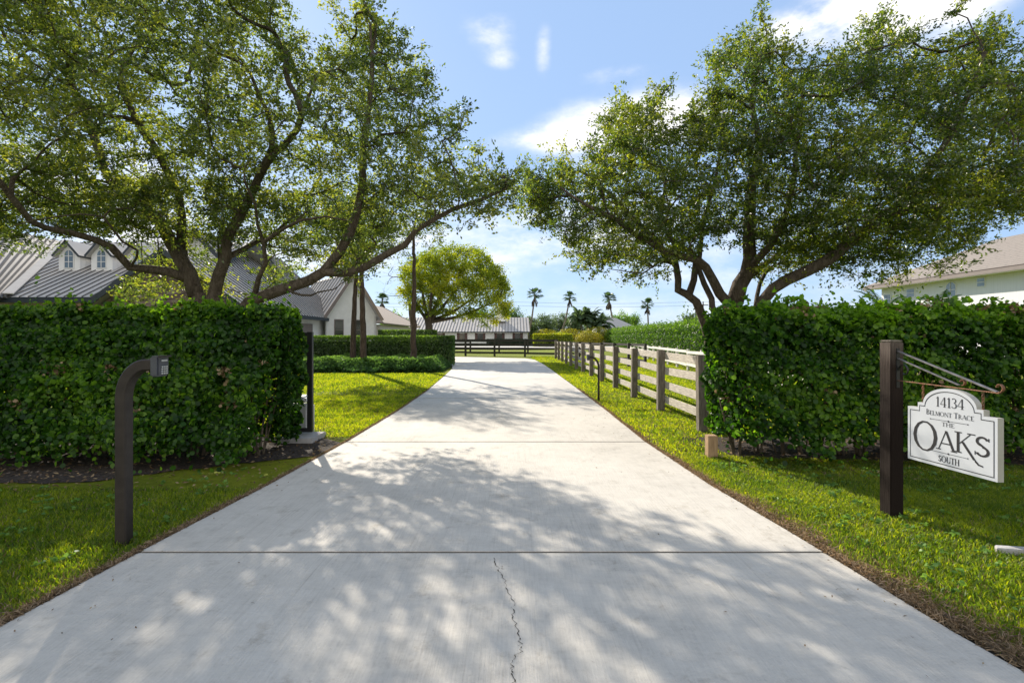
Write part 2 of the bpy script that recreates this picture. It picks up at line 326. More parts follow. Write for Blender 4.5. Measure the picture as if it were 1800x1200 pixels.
# ------------------------------------------------------------------ ground, drive, beds
mb = MB(); mb.add([(-1500, -300, 0), (1500, -300, 0), (1500, 2500, 0), (-1500, 2500, 0)], [(0, 1, 2, 3)])
tag(mb.build('ground', 'lawn'), kind='structure')
DL = [(1.2, -3.25), (1.9, -3.05), (2.75, -2.86), (3.76, -2.80), (5.5, -2.66), (7.72, -2.56), (11.0, -2.50), (15, -2.55), (20.4, -2.78), (25.5, -3.05), (28.2, -3.35), (29.5, -4.2), (30.3, -6.0), (30.6, -16)]
DR = [(1.2, 2.75), (1.9, 2.55), (2.75, 2.42), (3.76, 2.34), (5.5, 2.16), (7.72, 2.06), (11.5, 2.08), (17.5, 2.02), (24, 1.95), (30, 1.85), (35.5, 1.6), (37.8, 1.0), (39.3, -1.5), (41.2, -5), (44, -16)]
def xl(y): return np.interp(y, [a for a, b in DL[:10]], [b for a, b in DL[:10]])
def xr(y): return np.interp(y, [a for a, b in DR[:12]], [b for a, b in DR[:12]])
mb = MB(); TOP = .035
def panel(y0, y1, zt):
    ys = [y0]+[a for a, b in DL if y0 < a < y1]+[a for a, b in DR if y0 < a < y1]+[y1]; ys = sorted(set(ys))
    top = [(xl(y), y, zt) for y in ys]; rt = [(xr(y), y, zt) for y in ys]
    poly = top+rt[::-1]
    mb.prism([(p[0], p[1], zt) for p in poly], (0, 0, -.12))
jn = [1.0, 3.76, 7.72, 13.2, 19.0, 25.0]
for i in range(len(jn)-1): panel(jn[i]+(.013 if i < 2 else .018 if i < 2 else .022), jn[i+1]-(.013 if i < 1 else .03), TOP+[0, .002, 0, .001, 0][i])
ply = [(xl(25.009), 25.009)]+[(b, a) for a, b in DL if a > 25.2]+[(b, a) for a, b in reversed(DR) if a > 25.2]+[(xr(25.009), 25.009)]
mb.prism([(x, y, TOP) for x, y in ply], (0, 0, -.12))
mb.prism([(xl(y)+.02, y, TOP-.005) for y in (1.0, 3.76, 7.72, 13, 25.1)]+[(xr(y)-.02, y, TOP-.005) for y in (25.1, 13, 7.72, 3.76, 1.0)], (0, 0, -.05), 1)
# crack, a thin dark fissure wandering through the nearest panel
cr = [(868, 979), (876, 1000), (890, 1022), (905, 1060), (903, 1085), (914, 1120), (915, 1140), (897, 1165), (903, 1185), (900, 1215)]
cp = []
for (a, b_), (c_, d_) in zip(cr, cr[1:]):
    for k in range(8):
        f = k/8; D = 1.61*880/(b_+(d_-b_)*f-592); cp.append(((a+(c_-a)*f-900)/880*D+rng.normal(0, .009), D))
for (xa, ya), (xb, yb) in zip(cp, cp[1:]):
    w_ = .0006+.0026*rng.random()**1.5; mb.add([(xa-w_, ya, TOP+.0035), (xa+w_, ya, TOP+.0035), (xb+w_, yb, TOP+.0035), (xb-w_, yb, TOP+.0035)], [(0, 1, 2, 3)], 1)
tag(mb.build('driveway', ['concrete', 'joint']), kind='structure')
def sheet(name, pts, z, mat, jitter=.0, kind='structure'):
    mb = MB(); mb.add([(x, y, z) for x, y in pts], [tuple(range(len(pts)))]); return tag(mb.build(name, mat), kind=kind)
def ragged(inner, outer, amp, n=90):
    a = np.array(inner); b_ = np.array(outer)
    def rs(q):
        d = np.r_[0, np.cumsum(np.linalg.norm(np.diff(q, axis=0), axis=1))]; s_ = np.linspace(0, d[-1], n)
        return np.c_[np.interp(s_, d, q[:, 0]), np.interp(s_, d, q[:, 1])]
    A = rs(a); Bq = rs(b_); w_ = np.cumsum(rng.normal(0, 1, n)); w_ = (w_-w_.mean())/(abs(w_).max()+1e-6)
    Bq = Bq+(Bq-A)*(w_*amp+rng.normal(0, amp*.3, n))[:, None]
    return A, Bq
def strip(name, inner, outer, amp, z, mat):
    A, Bq = ragged(inner, outer, amp); n = len(A)
    V = np.r_[np.c_[A, np.full(n, z)], np.c_[Bq, np.full(n, z)]]
    F = [(i, i+1, n+i+1, n+i) for i in range(n-1)]
    mb = MB(); mb.add(V, F); return tag(mb.build(name, mat), kind='structure')
ys = np.linspace(1.2, 24, 60)
strip('soil_edge', [(xl(y)+.02, y) for y in ys], [(xl(y)-.025-.07*max(0, 1-y/6), y) for y in ys], .8, .02, 'soil')
strip('soil_edge', [(xr(y)-.02, y) for y in ys], [(xr(y)+.03+.26*max(0, 1-y/5), y) for y in ys], .8, .02, 'soil')
strip('mulch_bed', [(-14, 8.3), (-3.2, 8.25), (-2.62, 7.75)], [(-14, 5.5), (-5, 5.6), (-2.72, 6.9)], .06, .010, 'mulch')
strip('mulch_bed', [(2.75, 8.2), (14, 8.3)], [(2.85, 6.75), (14, 5.5)], .06, .010, 'mulch')
strip('juniper_bed_soil', [(-16, 27.4), (-3.2, 27.4)], [(-16, 22.6), (-3.35, 23.6)], .03, .010, 'mulch')
sheet('far_path', [(-30, 74), (14, 74), (20, 90), (-34, 90)], .008, 'path')

# ------------------------------------------------------------------ grass
def blades(name, X, Y, h, wd, mat, z0=0.0, rndbias=0):
    n = len(X); a = rng.uniform(0, 2*np.pi, n); h = h*rng.uniform(.45, 1.3, n); wd = wd*rng.uniform(.6, 1.3, n)
    la = rng.uniform(0, 2*np.pi, n); ln = rng.uniform(.2, 1.15, n)*h
    dx, dy = np.cos(a)*wd/2, np.sin(a)*wd/2; lx, ly = np.cos(la)*ln, np.sin(la)*ln
    z = np.full(n, z0); V = np.empty((n, 5, 3))
    V[:, 0] = np.c_[X-dx, Y-dy, z-.004]; V[:, 1] = np.c_[X+dx, Y+dy, z-.004]
    V[:, 2] = np.c_[X+dx*.8+lx*.4, Y+dy*.8+ly*.4, z+h*.62]; V[:, 3] = np.c_[X+lx, Y+ly, z+h*.9]; V[:, 4] = np.c_[X-dx*.8+lx*.4, Y-dy*.8+ly*.4, z+h*.62]
    i = np.arange(n)[:, None]*5
    F3 = np.c_[i+2, i+3, i+4]; F4 = np.c_[i, i+1, i+2, i+4]
    # use triangles only
    F = np.r_[np.c_[i, i+1, i+2], np.c_[i, i+2, i+4], F3]
    p = np.c_[X, Y, z]; r = np.clip(.45+.3*wob(p, 2.1)+.2*wob(p, 6.3, 1)+rng.normal(0, .22, n)+rndbias, 0, 1)
    return tag(npmesh(name, V.reshape(-1, 3), F, np.repeat(r, 5), mat), kind='stuff')
def scatter(n, x0, x1, y0, y1, keep): 
    X = rng.uniform(x0, x1, n); Y = rng.uniform(y0, y1, n); k = keep(X, Y); return X[k], Y[k]
inv = lambda X, Y: np.abs(X) < 1.12*Y+.5
def lawn(n, x0, x1, y0, y1, h, w_, keep=None):
    X, Y = scatter(n, x0, x1, y0, y1, lambda X, Y: inv(X, Y) & ((X < xl(Y)-.03) | (X > xr(Y)+.03)) & (True if keep is None else keep(X, Y)))
    e = np.minimum(np.abs(X-xl(Y)), np.abs(X-xr(Y)))
    side = np.where(X > 0, .32, .2)*np.clip(1.5-Y/8, .25, 1.2)
    thin = rng.random(len(X)) < np.clip(e/side+.15+.35*wob(np.c_[X, Y, Y*0], 4), .12, 1)
    X, Y, e, side = X[thin], Y[thin], e[thin], side[thin]
    dry = rng.random(len(X)) < np.clip(1.05-e/side/1.25+.45*wob(np.c_[X, Y, X*0], 3)+.25*wob(np.c_[X, Y, X*0], 9), .12, .92)
    return X, Y, dry
LX, LY, LD = [], [], []
for args in [(260000, -5.8, 7.2, 1.75, 5.4), (110000, 2.0, 7.5, 4.6, 6.9)]:
    X, Y, d = lawn(*args, .05, .006, keep=(lambda X, Y: Y < np.interp(X, [-14, -5, -2.72, 0, 2.8, 2.85, 14], [5.55, 5.65, 6.95, 7, 7.4, 6.8, 5.55])+.12*wob(np.c_[X, Y, X*0], 5)))
    LX.append(X); LY.append(Y); LD.append(d)
X = np.concatenate(LX); Y = np.concatenate(LY); d = np.concatenate(LD)
blades('grass', X[~d], Y[~d], .045, .0075, 'grass'); blades('dry_grass', X[d], Y[d], .03, .006, 'thatch')
LX, LY, LD = [], [], []
for n, x0, x1, y0, y1 in [(70000, -9, -2.4, 8.2, 14), (55000, -16, -2.4, 14, 22.6), (50000, 2, 9, 6.9, 13), (60000, 2, 12, 13, 24), (45000, 1.5, 14, 24, 42)]:
    X, Y, d = lawn(n, x0, x1, y0, y1, .05, .02, keep=lambda X, Y: (X < 3) | (Y > 8.2)); LX.append(X); LY.append(Y); LD.append(d)
X = np.concatenate(LX); Y = np.concatenate(LY); d = np.concatenate(LD)
k = Y < 15
blades('grass', X[~d & k], Y[~d & k], .045, .016, 'grass', rndbias=.12); blades('grass', X[~d & ~k], Y[~d & ~k], .05, .03, 'grass', rndbias=.15)
blades('dry_grass', X[d], Y[d], .035, .016, 'thatch')
ns = 26000; Ys = 1.7+rng.random(ns)**1.7*14; sd_s = rng.random(ns) < .4
off = np.abs(rng.normal(0, 1, ns))*np.where(sd_s, .06, .15)*np.clip(1.4-Ys/5.5, .15, 1.2)
wv_ = .06*np.sin(Ys*3.1)+.05*np.sin(Ys*7.7+1); Xs = np.where(sd_s, xl(Ys)-.0-off*(1+wv_*4), xr(Ys)+.0+off*(1+wv_*6))
tag(leafcloud('straw_litter', np.c_[Xs, Ys, np.full(ns, .03)+rng.random(ns)*.02], np.tile((0, 0, 1.), (ns, 1)), .05, 'thatch', shape=(OVAL[0]*np.array((1.2, .28, 1)), OVAL[1]), spread=.8), kind='stuff')
nw = 900; Xw = rng.uniform(-6.5, 8, nw); Yw = rng.uniform(1.9, 7, nw); kw_ = ((Xw < xl(Yw)-.25) | (Xw > xr(Yw)+.3)) & inv(Xw, Yw) & (Yw < np.interp(Xw, [-14, -5, -2.72, 2.8, 14], [5.3, 5.4, 6.6, 6.7, 5.4])); Xw, Yw = Xw[kw_], Yw[kw_]
Cw = np.repeat(np.c_[Xw, Yw, np.full(len(Xw), .045)], 9, 0)+rng.normal(0, .022, (len(Xw)*9, 3))*np.array((1, 1, .4))
tag(leafcloud('weeds', Cw, np.tile((0, 0, 1.), (len(Cw), 1)), .032, 'juniper', shape=ROUND, spread=.5, rnd=np.clip(rng.normal(.7, .2, len(Cw)), 0, 1)), kind='stuff')
# fallen leaves: on the beds, the edges, a few on the concrete
n = 1900; X = np.r_[rng.uniform(-9, -2.7, n), rng.uniform(2.8, 9, n)]; Y = np.r_[rng.uniform(5.2, 8.2, n), rng.uniform(5.7, 8.2, n)]
n2_ = 260; Yd = rng.uniform(2, 14, n2_); sdz = rng.random(n2_); Xd = np.where(sdz < .5, xl(Yd)+rng.exponential(.25, n2_), xr(Yd)-rng.exponential(.25, n2_))
Zd = np.full(n2_, TOP+.009)
C = np.c_[np.r_[X, Xd], np.r_[Y, Yd], np.r_[np.full(2*n, .025), Zd]]
tag(leafcloud('leaf_litter', C, np.tile((0, 0, 1.), (len(C), 1)), np.r_[np.full(2*n, .05), np.full(n2_, .022)], 'litter', shape=OVAL, spread=.35), kind='stuff')

# ------------------------------------------------------------------ tree builder
def cat(pts, step):
    pts = [Vector(p) for p in pts]
    out = []; P_ = [pts[0]*2-pts[1]]+pts+[pts[-1]*2-pts[-2]]
    for i in range(1, len(P_)-2):
        p0, p1, p2, p3 = P_[i-1:i+3]; n = max(1, int((p2-p1).length/step))
        for k in range(n):
            t_ = k/n; out.append(.5*((2*p1)+(p2-p0)*t_+(2*p0-5*p1+4*p2-p3)*t_*t_+(3*p1-p0-3*p2+p3)*t_**3))
    out.append(pts[-1]); return out
def make_tree(name, label, catg, base, limbs, targets, leafm, barkm, n_twig=9, n_leaf=20, leaf=.07, twig=.42, tip=.006, step=.3, group=None, power=.46, shape=OVAL, flat=.75, crownname='crown', noise_amp=.06, updraft=.25, jit=.62, sprays=None):
    """limbs: [(points, r0, r1)], first is the trunk; targets: (N,3) ends of branches carrying foliage"""
    root = thing(name, label, catg, base, group)
    pos = []; par = []; fix = []; dirs = []; chains = []
    for pts, r0, r1 in limbs:
        c_ = cat(pts, step); n = len(c_)
        if pos:
            A = np.array(pos); j = int(np.argmin(np.linalg.norm(A-np.array(c_[0]), axis=1)))
            start = [j]
            if np.linalg.norm(A[j]-np.array(c_[0])) < .05: c_ = c_[1:]; n -= 1
        else: start = []
        ch = list(start)
        for i, p in enumerate(c_):
            f = i/max(1, n-1)
            if 0 < i: p = p+Vector(rng.normal(0, min(noise_amp, .07)*.2, 3))
            pos.append(tuple(p)); par.append(ch[-1] if ch else -1); fix.append(r0+(r1-r0)*f**.85); ch.append(len(pos)-1)
            a = Vector(pos[par[-1]]) if par[-1] >= 0 else p-Vector((0, 0, 1)); dirs.append(tuple((p-a).normalized()) if (p-a).length > 1e-6 else (0, 0, 1))
        chains.append(ch)
    nl = len(pos); cap = nl+len(targets)*14
    A = np.zeros((cap, 3)); A[:nl] = pos; Dr = np.zeros((cap, 3)); Dr[:nl] = dirs; gen = np.zeros(cap)
    gen[:nl] = np.where(np.array(fix) > .12, 1.6, 0)
    tsc = np.ones(len(targets))
    if sprays is not None: tsc = np.r_[tsc, np.full(len(sprays), .42)]; targets = np.r_[targets, sprays]
    cap = nl+len(targets)*14; A = np.zeros((cap, 3)); A[:nl] = pos; Dr = np.zeros((cap, 3)); Dr[:nl] = dirs; gen = np.zeros(cap); gen[:nl] = np.where(np.array(fix) > .12, 1.6, 0)
    d0 = np.array([np.min(np.linalg.norm(A[:nl]-t_, axis=1)) for t_ in targets]); order = np.argsort(d0)
    cnt = nl; ends = []
    for ti in order:
        t_ = targets[ti]; df = t_-A[:cnt]; dd = np.linalg.norm(df, axis=1)
        al = np.sum(df*Dr[:cnt], axis=1)/np.maximum(dd, 1e-6)
        j = int(np.argmin(dd*(1.35-.45*al)+gen[:cnt]*.35)); p0 = Vector(A[j]); t1 = Vector(t_); L = (t1-p0).length
        if L < .08: ends.append((j, t_)); continue
        n = max(2, min(12, int(L/step)+1)); c1 = p0+Vector(Dr[j])*L*.32; c2 = t1-Vector((0, 0, 1))*L*updraft*rng.uniform(-.6, 1)+(p0-t1)*.3
        ch = [j]
        for k in range(1, n+1):
            f = k/n; q = p0*(1-f)**3+c1*3*f*(1-f)**2+c2*3*f*f*(1-f)+t1*f**3
            if k < n: q += Vector(rng.normal(0, noise_amp*min(1, L/2)*.6, 3))
            A[cnt] = q; v_ = q-Vector(A[ch[-1]]); Dr[cnt] = v_/max(v_.length, 1e-6); par.append(ch[-1]); fix.append(0); gen[cnt] = gen[j]*.5+.25; ch.append(cnt); cnt += 1
        chains.append(ch); ends.append((cnt-1, t_))
    w_ = np.zeros(cnt)
    for j, _ in ends: w_[j] += 1
    for i in range(cnt-1, -1, -1):
        if par[i] >= 0: w_[par[i]] += w_[i]
    rad = np.maximum(np.array(fix[:cnt]), tip*np.maximum(w_, 1)**power)
    mb = MB()
    for ch in chains:
        rr = [rad[c_] for c_ in ch]
        if par[ch[1]] == ch[0] and len(ch) > 1: rr[0] = min(rr[0], rr[1]*1.25)
        big = max(rr); n = 12 if big > .12 else 7 if big > .04 else 4 if big > .012 else 3
        if len(ch) > 1: mb.tube([A[c_] for c_ in ch], rr, n, cap=False)
    # leaves
    m = len(targets); K = m*n_twig
    tc_ = np.repeat(np.asarray(targets), n_twig, axis=0); td = rng.normal(0, 1, (K, 3)); td[:, 2] = td[:, 2]*.6+.25; td = unit(td)
    ks = np.repeat(tsc, n_twig); ln = twig*rng.uniform(.5, 1.25, K)*ks; org = tc_+rng.normal(0, twig*.2, (K, 3))*ks[:, None]*np.array((1, 1, flat))
    tipc = org+td*ln[:, None]
    # twigs
    side = unit(np.cross(td, rng.normal(0, 1, (K, 3)))); s2 = np.cross(td, side); r_ = tip*.45
    V = np.stack([tc_*.5+org*.5+side*r_, tc_*.5+org*.5+s2*r_, tc_*.5+org*.5-side*r_, tipc], axis=1).reshape(-1, 3)
    i = np.arange(K)[:, None]*4; F = np.r_[np.c_[i, i+1, i+3], np.c_[i+1, i+2, i+3], np.c_[i+2, i, i+3]]
    if m > 150:
        trunk = mb.build('trunk', barkm, root, smooth=True); npmesh('twigs', V, F, None, barkm, trunk)
    else:
        mb.add(V, F); mb.build('trunk', barkm, root)
    n = K*n_leaf; f = rng.random(n)**.7
    o = np.repeat(org, n_leaf, 0); dd = np.repeat(td*ln[:, None], n_leaf, 0)
    C = o+dd*f[:, None]+rng.normal(0, leaf*jit, (n, 3))
    rn = np.repeat(np.clip(rng.normal(.42, .2, m)+.45*wob(np.asarray(targets), 1.1, 3), 0, 1), n_twig*n_leaf); rn = np.clip(rn+rng.normal(0, .17, n), 0, 1)
    kp = rng.random(n) < np.repeat(ks, n_leaf)**1.2; C, rn, dd = C[kp], rn[kp], dd[kp]; n = len(C)
    leafcloud(crownname, C, np.tile((0, -.1, .5), (n, 1)), leaf, leafm, root, shape=shape, rnd=rn, T=unit(dd), spread=.8)
    return root
def inpoly(x, y, poly):
    c_ = np.zeros(len(x), bool); j = len(poly)-1
    for i in range(len(poly)):
        xi, yi = poly[i]; xj, yj = poly[j]
        c_ ^= ((yi > y) != (yj > y)) & (x < (xj-xi)*(y-yi)/(yj-yi+1e-9)+xi); j = i
    return c_
def crown_pts(n, poly, D0, thick, shell=.5, dmin=-9, dmax=9, zmin=None, thickf=None, shift=None, keep=None):
    """points inside a lens-shaped crown whose front outline is poly (given at depth D0, in picture units)"""
    P0 = np.array(poly, float); out = []
    lo, hi = P0.min(0), P0.max(0); seg = np.stack([P0, np.roll(P0, -1, 0)], 1)
    while sum(len(q) for q in out) < n:
        x = rng.uniform(lo[0], hi[0], 4000); y = rng.uniform(lo[1], hi[1], 4000); k = inpoly(x, y, poly); x, y = x[k], y[k]
        a = seg[None, :, 0]; b_ = seg[None, :, 1]; p = np.c_[x, y][:, None, :]
        t_ = np.clip(np.sum((p-a)*(b_-a), -1)/np.sum((b_-a)**2, -1), 0, 1); dm = np.min(np.linalg.norm(p-(a+(b_-a)*t_[..., None]), axis=-1), axis=1)
        e = dm/880*D0
        th = thick*np.sqrt(np.clip(1-(1-np.clip(e/thick, 0, 1))**2, 0, 1))
        if thickf is not None: th = th*thickf(x, y)
        s_ = rng.uniform(-1, 1, len(x)); s_ = np.sign(s_)*np.abs(s_)**shell
        d_ = np.clip(s_*th, dmin, dmax); D = D0+d_
        if shift is not None: D = D+shift(x)
        ok = e > .12
        if keep is not None: ok &= keep((x-900)/880*D, D, 1.65+(592-y)/880*D)
        out.append(np.c_[(x-900)/880*D, D, 1.65+(592-y)/880*D][ok])
    return np.concatenate(out)[:n]
def spray_pts(pts, D0, per=2, L=.6, shift=None):
    out = []
    for (x0, y0), (x1, y1) in zip(pts, pts[1:]):
        n = max(1, int(math.hypot(x1-x0, y1-y0)/880*D0*per))
        for k in range(n):
            f = rng.random(); x = x0+(x1-x0)*f; y = y0+(y1-y0)*f; D = D0+rng.normal(0, .9)+(float(shift(np.array([x]))[0]) if shift else 0)
            b_ = P(x, y, D0); b_.y = D; ox, oy = (y1-y0), -(x1-x0); q = math.hypot(ox, oy)+1e-6
            d = Vector((ox/q*.7+rng.normal(0, .25), rng.normal(0, .25), -oy/q*.7+.55)).normalized(); l_ = L*rng.uniform(.3, 1.15)
            st_ = max(2, int(l_/.17)); b_ -= d*.55
            for j in range(st_+2): out.append(tuple(b_+d*(j*.17)+Vector(rng.normal(0, .03, 3))))
    return np.array(out)
def poly3(pts, D): return [P(a, b_, D+(c_[0] if c_ else 0)) for a, b_, *c_ in pts]

# gaps in the two crowns through which the sun reaches the ground: (outline of the sunny patch, share of boughs left)
def gpoly(q): return [((a-900)/880*1452/(b_-592), 1452/(b_-592)) for a, b_ in q]
SUNNY = [(gpoly([(560, 800), (1170, 800), (1500, 985), (1800, 1190), (0, 1190), (230, 985)]), .72),
         (gpoly([(1200, 770), (1330, 790), (1480, 860), (1600, 895), (1830, 980), (1900, 1180), (1650, 1120), (1450, 975), (1300, 870), (1200, 810)]), .06),
         (gpoly([(-40, 950), (120, 935), (250, 930), (270, 965), (120, 1045), (-40, 1120)]), .12),
         (gpoly([(560, 815), (690, 800), (780, 880), (760, 965), (600, 960), (500, 900)]), .38), (gpoly([(400, 930), (560, 910), (600, 960), (420, 975)]), .3),
         (gpoly([(980, 780), (1200, 790), (1250, 850), (1080, 860)]), .35), (gpoly([(1080, 860), (1330, 880), (1440, 975), (1180, 975)]), .35),
         (gpoly([(1380, 985), (1480, 985), (1780, 1180), (1560, 1190)]), .3), (gpoly([(700, 640), (960, 640), (1060, 770), (620, 770)]), .45)]
def sunkeep(X, Y, Z):
    t_ = np.maximum(Z, 0)/sd.z; gx_, gy_ = X-sd.x*t_, Y-sd.y*t_; pr = np.ones(len(X))
    for q, k in SUNNY: pr = np.where(inpoly(gx_, gy_, q), np.minimum(pr, k), pr)
    return rng.random(len(X)) < pr
# ------------------------------------------------------------------ left oak
D0 = 10.6
limbsL = [
    (poly3([(372, 735), (366, 640), (352, 560), (345, 515)], D0), 0.272, 0.143),
    (poly3([(345, 520, 0), (333, 480, 0), (318, 455, .1), (300, 425, .2), (285, 395, .3), (262, 370, .4), (225, 345, .6), (190, 312, .9), (175, 270, 1.1), (160, 225, 1.3), (130, 160, 1.6), (115, 90, 1.8)], D0), 0.160, 0.022),
    (poly3([(332, 492, 0), (300, 478, -.2), (265, 472, -.3), (230, 468, -.5), (195, 435, -.8), (168, 422, -1.0), (120, 408, -1.3), (80, 400, -1.5), (50, 385, -1.8), (20, 345, -2.1), (-10, 305, -2.4), (-60, 270, -2.6)], D0), 0.104, 0.022),
    (poly3([(338, 500, 0), (322, 460, .3), (318, 420, .4), (317, 380, .4), (314, 345, .3), (296, 310, .2), (275, 262, 0), (240, 215, -.2), (215, 160, -.4)], D0), 0.136, 0.022),
    (poly3([(316, 440, .3), (292, 400, .8), (265, 365, 1.2), (235, 352, 1.6), (200, 332, 2.1), (160, 322, 2.6), (120, 290, 3.0)], D0), 0.080, 0.019),
    (poly3([(378, 735), (378, 640), (374, 570), (375, 520, -.1), (384, 485, -.2), (396, 455, -.3), (402, 420, -.3), (420, 385, -.4), (436, 350, -.5), (455, 310, -.6), (480, 262, -.8), (470, 200, -.9), (440, 130, -1)], D0), 0.208, 0.025),
    (poly3([(455, 310, -.6), (480, 275, -1), (520, 230, -1.3), (540, 170, -1.5), (560, 130, -1.6)], D0), 0.056, 0.015),
    (poly3([(395, 735), (400, 640), (412, 560), (440, 530, -.2), (470, 518, -.4), (505, 505, -.5), (540, 495, -.6), (570, 478, -.7), (600, 445, -.8), (618, 408, -.9), (628, 370, -.9), (636, 320, -1.0), (640, 260, -1.1), (650, 190, -1.2), (655, 110, -1.3), (650, 40, -1.4)], D0), 0.185, 0.019),
    (poly3([(572, 478, -.7), (605, 480, -.8), (640, 470, -.9), (680, 448, -1.1), (712, 430, -1.3), (730, 402, -1.4), (765, 385, -1.6), (800, 365, -1.8), (850, 348, -2.1), (890, 330, -2.2)], D0), 0.088, 0.014),
    (poly3([(445, 528, -.2), (455, 490, -.6), (468, 460, -.8), (466, 425, -1), (452, 395, -1.2), (448, 360, -1.5), (430, 320, -1.8)], D0), 0.068, 0.015),
    (poly3([(467, 425, -1), (500, 400, -1.3), (530, 385, -1.5), (575, 380, -1.6), (610, 385, -1.6)], D0), 0.040, 0.012),
    (poly3([(398, 450, -.3), (425, 440, 0), (455, 425, .3), (490, 405, .8), (530, 360, 1.2), (560, 320, 1.5)], D0), 0.056, 0.014),
    (poly3([(500, 506, -.5), (530, 520, -1.0), (560, 515, -1.4), (590, 508, -1.7), (615, 490, -1.9)], D0), 0.028, 0.007),
    (poly3([(408, 430, -.3), (385, 470, .6), (383, 430, .7), (390, 395, .8)], D0), 0.024, 0.009),
    (poly3([(230, 468, -.5), (245, 440, -1), (215, 425, -1.3), (180, 380, -1.6), (100, 380, -1.9), (20, 400, -2.3)], D0), 0.028, 0.007),
]
denseL = [(-190, -190), (300, -260), (520, -150), (505, 30), (545, 110), (600, 85), (628, -20), (662, -12), (690, 60), (735, 95), (765, 190), (812, 195), (800, 262), (842, 305), (905, 300), (908, 352), (868, 412), (800, 400), (720, 405), (640, 385), (560, 370), (480, 340), (400, 330), (300, 300), (190, 300), (120, 360), (40, 370), (-190, 400)]
sparseL = [(-60, 330), (60, 350), (200, 300), (420, 320), (700, 380), (680, 460), (620, 500), (560, 470), (500, 455), (430, 440), (330, 430), (240, 425), (100, 420), (-60, 440)]
shL = lambda x: -2.0*np.clip((x-680)/170, 0, 1)
thL = lambda x, y: np.interp(x, [400, 620, 760, 920], [1.0, 1.0, .5, .3])
T = np.r_[crown_pts(1230, denseL, D0, 3.6, .62, thickf=thL, dmin=-3.2, dmax=3.8, shift=shL, keep=sunkeep), crown_pts(300, sparseL, D0+.2, 2.6, .8, shift=shL, keep=sunkeep), crown_pts(48, [(60, 430), (520, 430), (570, 490), (480, 535), (200, 530), (80, 480)], D0+1.6, 1.6, .8, keep=sunkeep)]
_px = 900+880*T[:, 0]/T[:, 1]; _py = 592-880*(T[:, 2]-1.65)/T[:, 1]
T = T[~((_px > 85) & (_px < 215) & (_py > 418) & (_py < 500))]      # open window in the foliage in front of the dormers
make_tree('oak_tree', 'large live oak with spreading limbs above the left hedge', 'tree', (-6.3, D0, 0), limbsL, T, 'oakleaf', 'bark', n_twig=9, n_leaf=19, leaf=.074, twig=.52, noise_amp=.12, jit=.42, sprays=spray_pts([(520, 60), (545, 110), (600, 85), (628, -10), (662, -12), (690, 60), (735, 95), (765, 190), (812, 195), (800, 262), (842, 305), (905, 300), (908, 352), (868, 412), (800, 405)], D0, shift=shL))

# ------------------------------------------------------------------ right oak
D1 = 11.6
limbsR = [
    (poly3([(1292, 722), (1290, 620), (1290, 560), (1292, 525)], D1), 0.288, 0.155),
    (poly3([(1292, 530), (1302, 500), (1312, 480), (1318, 455, -.1), (1320, 420, -.2), (1318, 375, -.3), (1322, 320, -.4), (1335, 250, -.6), (1320, 170, -.8), (1340, 100, -.9)], D1), 0.192, 0.022),
    (poly3([(1282, 535), (1265, 515, -.2), (1255, 492, -.4), (1240, 470, -.6), (1225, 458, -.8), (1195, 448, -1), (1160, 438, -1.2), (1120, 415, -1.4), (1080, 385, -1.5), (1030, 360, -1.6), (985, 330, -1.6)], D1), 0.120, 0.019),
    (poly3([(1310, 490), (1325, 480, .4), (1345, 465, .8), (1375, 440, 1.2), (1410, 410, 1.6), (1450, 370, 2), (1480, 300, 2.4)], D1), 0.072, 0.019),
    (poly3([(1318, 470), (1335, 450, -.5), (1355, 430, -.8), (1370, 400, -1.1), (1390, 340, -1.5), (1400, 260, -1.8), (1410, 170, -2)], D1), 0.096, 0.019),
    (poly3([(1302, 735, -.2), (1310, 640, -.2), (1322, 560, -.4), (1340, 530, -.6), (1358, 508, -.8), (1385, 492, -.9), (1420, 475, -1), (1455, 458, -1.1), (1500, 420, -1.2), (1545, 385, -1.2), (1590, 345, -1.3), (1630, 295, -1.4), (1670, 235, -1.5), (1700, 170, -1.6), (1730, 90, -1.6)], D1), 0.168, 0.019),
    (poly3([(1545, 385, -1.2), (1600, 370, -.8), (1660, 360, -.3), (1720, 320, .2), (1790, 290, .6)], D1), 0.064, 0.015),
    (poly3([(1312, 722, .3), (1325, 590, .3), (1330, 520, .8), (1345, 480, 1.2), (1380, 460, 1.7), (1440, 462, 2.1), (1510, 450, 2.6), (1590, 440, 3)], D1), 0.072, 0.015),
    (poly3([(1262, 722, .5), (1248, 600, .5), (1232, 550, .4), (1222, 530, .3), (1207, 515, .2), (1192, 510, .1), (1192, 490, 0), (1187, 468, 0), (1170, 450, 0), (1158, 425, .1), (1130, 400, .3), (1100, 370, .5), (1060, 330, .7), (1020, 300, .8)], D1), 0.160, 0.019),
    (poly3([(1212, 515, .2), (1222, 490, .3), (1225, 460, .4), (1210, 440, .5), (1180, 420, .7), (1160, 385, 1), (1170, 320, 1.2), (1150, 250, 1.4)], D1), 0.088, 0.019),
    (poly3([(1282, 722, .2), (1275, 640, .2), (1262, 560, .1), (1252, 540, 0), (1250, 525, .0), (1238, 500, .1), (1228, 475, .3), (1232, 430, .5), (1240, 380, .8), (1260, 300, 1.1), (1270, 220, 1.2)], D1), 0.104, 0.019),
    (poly3([(1188, 468, 0), (1160, 458, -.6), (1130, 480, -1.0), (1100, 476, -1.3), (1070, 470, -1.6)], D1), 0.032, 0.007),
]
